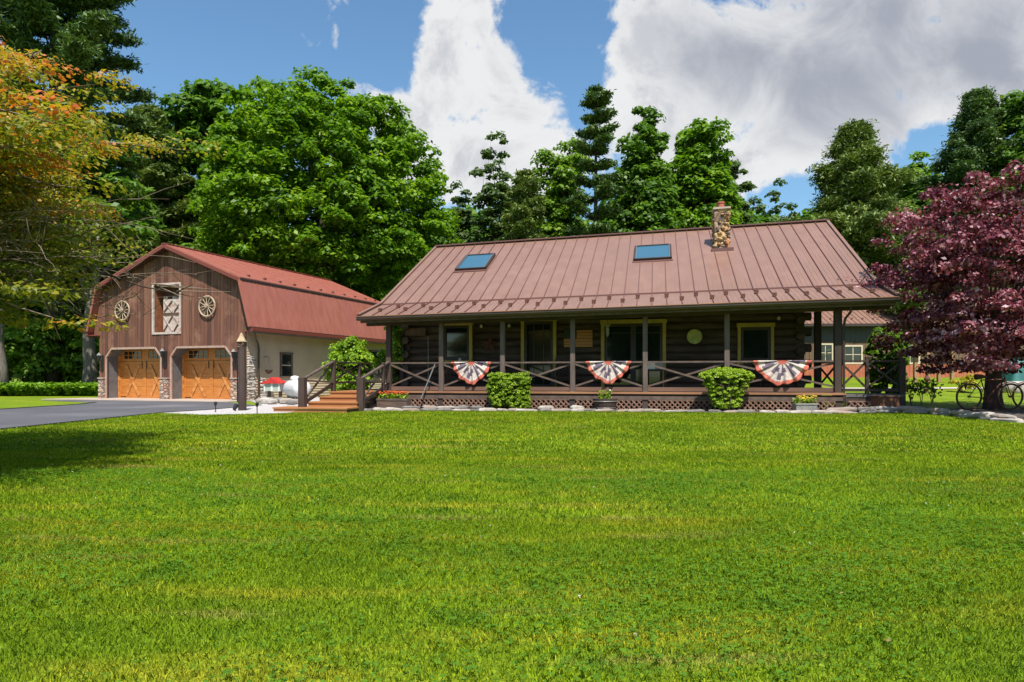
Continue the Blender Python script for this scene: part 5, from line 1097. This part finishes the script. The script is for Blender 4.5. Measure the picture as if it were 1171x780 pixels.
for (a, c, z0, z1) in wins:
    b = MB(); b.box(a-.09, a, -.07, 0, z0-.09, z1+.09, 'cream'); b.box(c, c+.09, -.07, 0, z0-.09, z1+.09, 'cream'); b.box(a, c, -.07, 0, z1, z1+.09, 'cream'); b.box(a, c, -.07, 0, z0-.09, z0, 'cream'); b.box((a+c)/2-.02, (a+c)/2+.02, -.04, -.02, z0, z1, 'cream'); b.box(a, c, -.041, -.021, (z0+z1)/2-.02, (z0+z1)/2+.02, 'cream'); f = b.build('window', t)
    g = MB(); g.box(a, c, -.018, .01, z0, z1, 'glass_door'); g.build('pane', f)
b = MB(); e0, ez_, rv, rz_ = -.55, 3.02, 3.5, 5.0
b.add([(-.5, e0, ez_), (Ls+.5, e0, ez_), (Ls+.5, rv, rz_), (-.5, rv, rz_), (-.5, 7.5, ez_), (Ls+.5, 7.5, ez_)], [(0, 1, 2, 3), (3, 2, 5, 4)], 'house_metal')
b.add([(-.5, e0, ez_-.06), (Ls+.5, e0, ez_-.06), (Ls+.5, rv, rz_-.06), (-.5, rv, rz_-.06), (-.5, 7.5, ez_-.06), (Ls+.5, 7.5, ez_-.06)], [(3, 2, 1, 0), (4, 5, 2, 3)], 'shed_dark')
b.box(-.5, Ls+.5, e0-.02, e0, ez_-.14, ez_+.01, 'trim_brown')
for k in range(int((Ls+1)/.3)+1): u = -.5+k*.3; b.beam((u, e0, ez_+.015), (u, rv, rz_+.015), .03, .04, 'house_metal'); b.box(u-.04, u+.04, e0+.5, e0+.56, ez_+.29, ez_+.37, 'house_seam') if k % 2 else None
b.build('roof', t)
b = MB(); b.prism([(0, 3.2), (7, 3.2), (3.5, 4.9)], .02, .1, 'weathered', 'yz'); b.prism([(0, 3.2), (7, 3.2), (3.5, 4.9)], Ls-.1, Ls-.02, 'weathered', 'yz'); b.build('gable', t)
# arbor posts
t = thing('arbor', (at(1075, 440, 31).x, 31, float(T(17, 31))), 'tan wooden arbor with two posts seen through the purple leaves', 'arbor')
for a in (-.55, .55):
    b = MB(); b.box(a-.07, a+.07, -.07, .07, -.1, 2.75, 'post_tan'); b.build('post', t)
    b = MB(); b.box(a-.07, a+.07, .9, 1.04, -.1, 2.75, 'post_tan'); b.build('post', t)
b = MB(); b.box(-.9, .9, -.1, -.04, 2.75, 2.9, 'post_tan'); b.box(-.9, .9, 1.0, 1.06, 2.75, 2.9, 'post_tan'); 
for k in range(6): b.box(-.8+k*.32-.03, -.8+k*.32+.03, -.3, 1.3, 2.9, 3.0, 'post_tan')
b.build('beam', t)
# small rust posts, covered stack, stump, yellow bush beyond the bed
for k, (px, lab) in enumerate([(1036, 'short rusty garden post just right of the porch end'), (1060, 'short rusty garden post in front of the tan arbor')]):
    x = at(px, 440, 27).x; t = thing('garden_post', (x, 27, float(T(x, 27))), lab, 'post'); b = MB(); b.lathe((0, 0, -.05), [(.07, 0), (.05, .1), (.05, .5), (.11, .55), (.11, .6), (.04, .72), (.07, .8), (.02, .88)], 'rust', 10); b.build('shaft', t)
x = at(1172, 440, 30).x
t = thing('covered_stack', (x, 30, float(T(x, 30))), 'teal tarp draped over a stack at the right picture edge', 'tarp')
b = MB(); n = 14; vs_, fs = [], []
for i in range(n+1):
    for j in range(n+1):
        a, c = i/n*2-1, j/n*2-1; e = max(abs(a), abs(c)); z = 1.25*(1-max(0, (e-.6)/.4)**1.6)+.06*sin(a*7)*cos(c*5); vs_.append((a*1.15, c*.9, max(z, .02)))
for i in range(n):
    for j in range(n): fs.append((i*(n+1)+j, (i+1)*(n+1)+j, (i+1)*(n+1)+j+1, i*(n+1)+j+1))
b.add(vs_, fs, 'teal'); b.build('tarp_sheet', t, True)
b = MB(); b.box(-.7, .7, -.5, .5, 0, 1.05, 'weathered'); b.build('wood_stack', t)
b = stone_mesh('boulder', 33, .5, .4, .28, 'field_stone_pale'); x = at(1160, 450, 27).x; o = b.build('boulder', None, True, (x, 27, float(T(x, 27))+.15)); tag(o, 'pale boulder on the lawn before the teal tarp', 'boulder')
x = at(1101, 440, 27).x; shrub('golden_shrub', x, 27, float(T(x, 27)), .45, .4, .62, 'low golden yellow shrub on the far lawn behind the left bicycle', 'golden_leaf', 16, 60, .07, .16, 99) if leaf_mat('golden_leaf', [(.25, .22, .02), (.4, .36, .03), (.55, .48, .05)]) is None else None

# ------------------------------------------------------------------ autumn toned tree at the left, its crown reaching over the lawn
rng = np.random.default_rng(100); ax, ay = -8.5, 7.6
t = thing('autumn_tree', (ax, ay, 0), 'orange and olive leaved tree reaching in from the left edge', 'tree')
C, tn, R = [], [], []
b = MB(); b.tube([(0, 0, -.2), (.1, 0, 1.2), (.05, .1, 2.6), (.2, 0, 4.6)], [.26, .2, .17, .06], 'bark', 10)
for k in range(146):
    a = rng.uniform(0, 6.28) if k % 2 else rng.uniform(-1.75, .9); el = rng.uniform(-.2, .75); L_ = rng.uniform(2.4, 4.6)*(1-.42*el)*(1-.16*max(0, sin(a))+.7*max(0, -sin(a)-.55)); z_ = rng.uniform(1.5, 3.4)
    if k >= 118: a = rng.uniform(-1.35, -.55); L_ = rng.uniform(3.2, 4.9); z_ = rng.uniform(2.0, 3.2); el = rng.uniform(.1, .4)  # extra branches out of view, added to spread the crown's shadow on the lawn
    p0 = np.array([.08, 0, z_]); d = np.array([cos(a), sin(a), 0]); p1 = p0+d*L_*.55+np.array([0, 0, L_*.55*(el+.3)]); p2 = p0+d*L_+np.array([0, 0, L_*(el+.1)])
    if p2[2] < 1.75: p2[2] = 1.75
    wob = [(1-s_)**2*p0+2*s_*(1-s_)*p1+s_*s_*p2+rng.normal(size=3)*.05*(0 < s_ < 1) for s_ in np.linspace(0, 1, 8)]
    b.tube(wob, list(np.linspace(.042, .005, 8)), 'bark', 5, cap=False)
    for j in range(14):
        s_ = rng.uniform(.35, 1.04); q = (1-s_)**2*p0+2*s_*(1-s_)*p1+s_*s_*p2; c = q+np.array([rng.normal()*.38, rng.normal()*.38, rng.normal()*.10])
        b.tube([q, (q+c)/2, c], [.012, .008, .003], 'twig', 3, cap=False)
        if c[0]+ax > -.60*(c[1]+ay) and c[2] < 2.9: continue          # the low right side of the crown is bare twigs
        C.append(c); R.append(rng.uniform(.25, .5)); tn.append(.33+.12*(c[2]-3.6)+.34*(rng.random() < .24)+rng.uniform(-.13, .16))
C = np.array(C); P, N, r_ = clump_leaves(rng, C, np.array(R)*1.1, 118, .4, .7, np.array(tn), .14); leaf_mesh('crown', P, N, .045, r_, 'autumn_leaf', t, 1.5, rng)
# bare grey twigs hanging below the crown, in front of the barn gable
for k in range(34):
    z_ = rng.uniform(2.0, 2.9); a = rng.uniform(-.75, .75); p = np.array([rng.uniform(1.2, 2.9), rng.uniform(-1.2, 1.8), z_]); d = np.array([cos(a), sin(a), rng.uniform(-.12, .22)])
    L_ = rng.uniform(.9, 1.9); prev = p; r0 = .011
    for s_ in range(7):
        nx_ = prev+d*L_/7+rng.normal(size=3)*.035; b.tube([prev, nx_], [r0, r0*.85], 'twig', 3, cap=False); r0 *= .85
        for _ in range(2):
            dd = d+rng.normal(size=3)*.7; l2 = rng.uniform(.12, .38); b.tube([nx_, nx_+dd*l2*.5, nx_+dd*l2+rng.normal(size=3)*.03], [.004, .003, .0015], 'twig', 3, cap=False)
        prev = nx_
b.build('trunk', t)

# trees across the road, behind the camera: seen only as reflections in the cabin's glass
for k, (x, y) in enumerate([(-22, -30), (-9, -34), (3, -32), (15, -35), (27, -31)]):
    o = copy_tree(base_fill[k % 2]); o.location = (x, y, 0); o.scale = (1.15, 1.15, 1.25); o.rotation_euler.z = k; o['label'] = ('first', 'second', 'third', 'fourth', 'fifth')[k]+' leafy tree of the row reflected in the cabin windows'; o['group'] = 'trees opposite the cabin'

# ------------------------------------------------------------------ grass
def blades(name, y0, y1, dens, h, w, seed, label, xpad=.6, left=None):
    rng = np.random.default_rng(seed); A = 0; half = .76
    n = int(dens*(y1-y0)*(y0+y1)*half); y = np.sqrt(rng.uniform(y0*y0, y1*y1, n)); x = rng.uniform(-1, 1, n)*(y*half+xpad)
    keep = (y < edge_y(x)-.02) & ((x > -9.93) | ((x < -16.25))); keep |= (x < -16.25) & (y < 36.2); x, y = x[keep], y[keep]; n = len(x)
    z = T(x, y); a = rng.uniform(0, 2*pi, n); hh = h*rng.uniform(.45, 1.25, n); ww = w*rng.uniform(.6, 1.4, n); ln = rng.uniform(.1, 1.1, n)*hh; la = rng.uniform(0, 2*pi, n)
    base = np.stack([x, y, z], 1); sd = np.stack([np.cos(a), np.sin(a), 0*a], 1)*ww[:, None]*.5; tip = np.stack([np.cos(la)*ln, np.sin(la)*ln, hh], 1); mid = tip*np.array([.35, .35, .6])
    V_ = np.stack([base-sd, base+sd, base+mid+sd*.8, base+tip, base+mid-sd*.8], 1).reshape(-1, 3); idx = np.arange(5*n, dtype=np.int32)
    me = bpy.data.meshes.new(name); me.vertices.add(5*n); me.vertices.foreach_set('co', V_.astype(np.float32).ravel()); me.loops.add(5*n); me.loops.foreach_set('vertex_index', idx); me.polygons.add(n); me.polygons.foreach_set('loop_start', np.arange(0, 5*n, 5, dtype=np.int32)); me.polygons.foreach_set('loop_total', np.full(n, 5, np.int32)); me.update(calc_edges=True)
    at_ = me.attributes.new('rnd', 'FLOAT', 'FACE'); at_.data.foreach_set('value', rng.uniform(0, 1, n).astype(np.float32)); me.materials.append(M['blades'])
    o = bpy.data.objects.new(name, me); col.objects.link(o); return tag(o, label, 'grass', None, 'stuff')
blades('grass', 2.2, 5.0, 15000, .024, .0038, 1, 'close mown grass in the foreground of the lawn')
blades('grass', 5.0, 9.5, 4600, .028, .0066, 2, 'mown grass across the middle of the lawn')
blades('grass', 9.5, 21.5, 1100, .034, .013, 3, 'mown grass on the far part of the lawn before the buildings')
# clover leaves between the blades
rng = np.random.default_rng(7); n = 42000; y = np.sqrt(rng.uniform(2.2**2, 7.5**2, n)); x = rng.uniform(-1, 1, n)*(y*.76+.4)
f_ = np.sin(x*1.3+2*np.sin(y*.9))+np.sin(y*2.1+1.5*np.sin(x*1.7)); k = f_ > rng.uniform(-1.2, 1.6, n); x, y = x[k], y[k]; n = len(x)
cz = rng.uniform(.025, .045, n); tri = []
a0 = rng.uniform(0, 6.28, n)
for j in range(3): a = a0+j*2.094; tri.append(np.stack([x+.0075*np.cos(a), y+.0075*np.sin(a), cz], 1))
P = np.concatenate(tri); N = rng.normal(size=P.shape)*.3+np.array([0, 0, 1]); q = np.tile(rng.uniform(.1, .7, n), 3)
tag(leaf_mesh('clover', P, N, .013, q, 'clover_leaf', None, 1.05, rng), 'clover leaves scattered through the near lawn', 'clover', None, 'stuff') if leaf_mat('clover_leaf', [(.06, .15, .008), (.10, .22, .01), (.15, .29, .015)], .4, .9) is None else None

# white clover heads and a few fallen leaves
rng = np.random.default_rng(12); n = 120; y = np.sqrt(rng.uniform(2.4**2, 14**2, n)); x = rng.uniform(-1, 1, n)*y*.76; k = x > -9.8; x, y = x[k], y[k]; n = len(x)
c = np.stack([x, y, rng.uniform(.035, .05, n)], 1); P = np.repeat(c, 7, 0)+rng.normal(size=(n*7, 3))*.003
leaf_mat('clover_flower', [(.5, .48, .42), (.72, .70, .64)], .2, .9)
tag(leaf_mesh('clover_flowers', P, rng.normal(size=P.shape), .006, rng.uniform(0, 1, len(P)), 'clover_flower', None, 1.1, rng), 'tiny white clover heads dotted over the lawn', 'clover flowers', None, 'stuff')
n = 45; y = np.sqrt(rng.uniform(2.4**2, 16**2, n)); x = rng.uniform(-1, .9, n)*y*.76; k = x > -9.8; x, y = x[k], y[k]; n = len(x)
leaf_mat('dead_leaf', [(.30, .22, .10), (.42, .30, .12), (.24, .13, .06)], .2, .9)
P = np.stack([x, y, rng.uniform(.028, .04, n)], 1); tag(leaf_mesh('fallen_leaves', P, rng.normal(size=P.shape)*.35+np.array([0, 0, 1]), .018, rng.uniform(0, 1, n), 'dead_leaf', None, 1.4, rng), 'dry fallen leaves scattered on the lawn', 'fallen leaves', None, 'stuff')
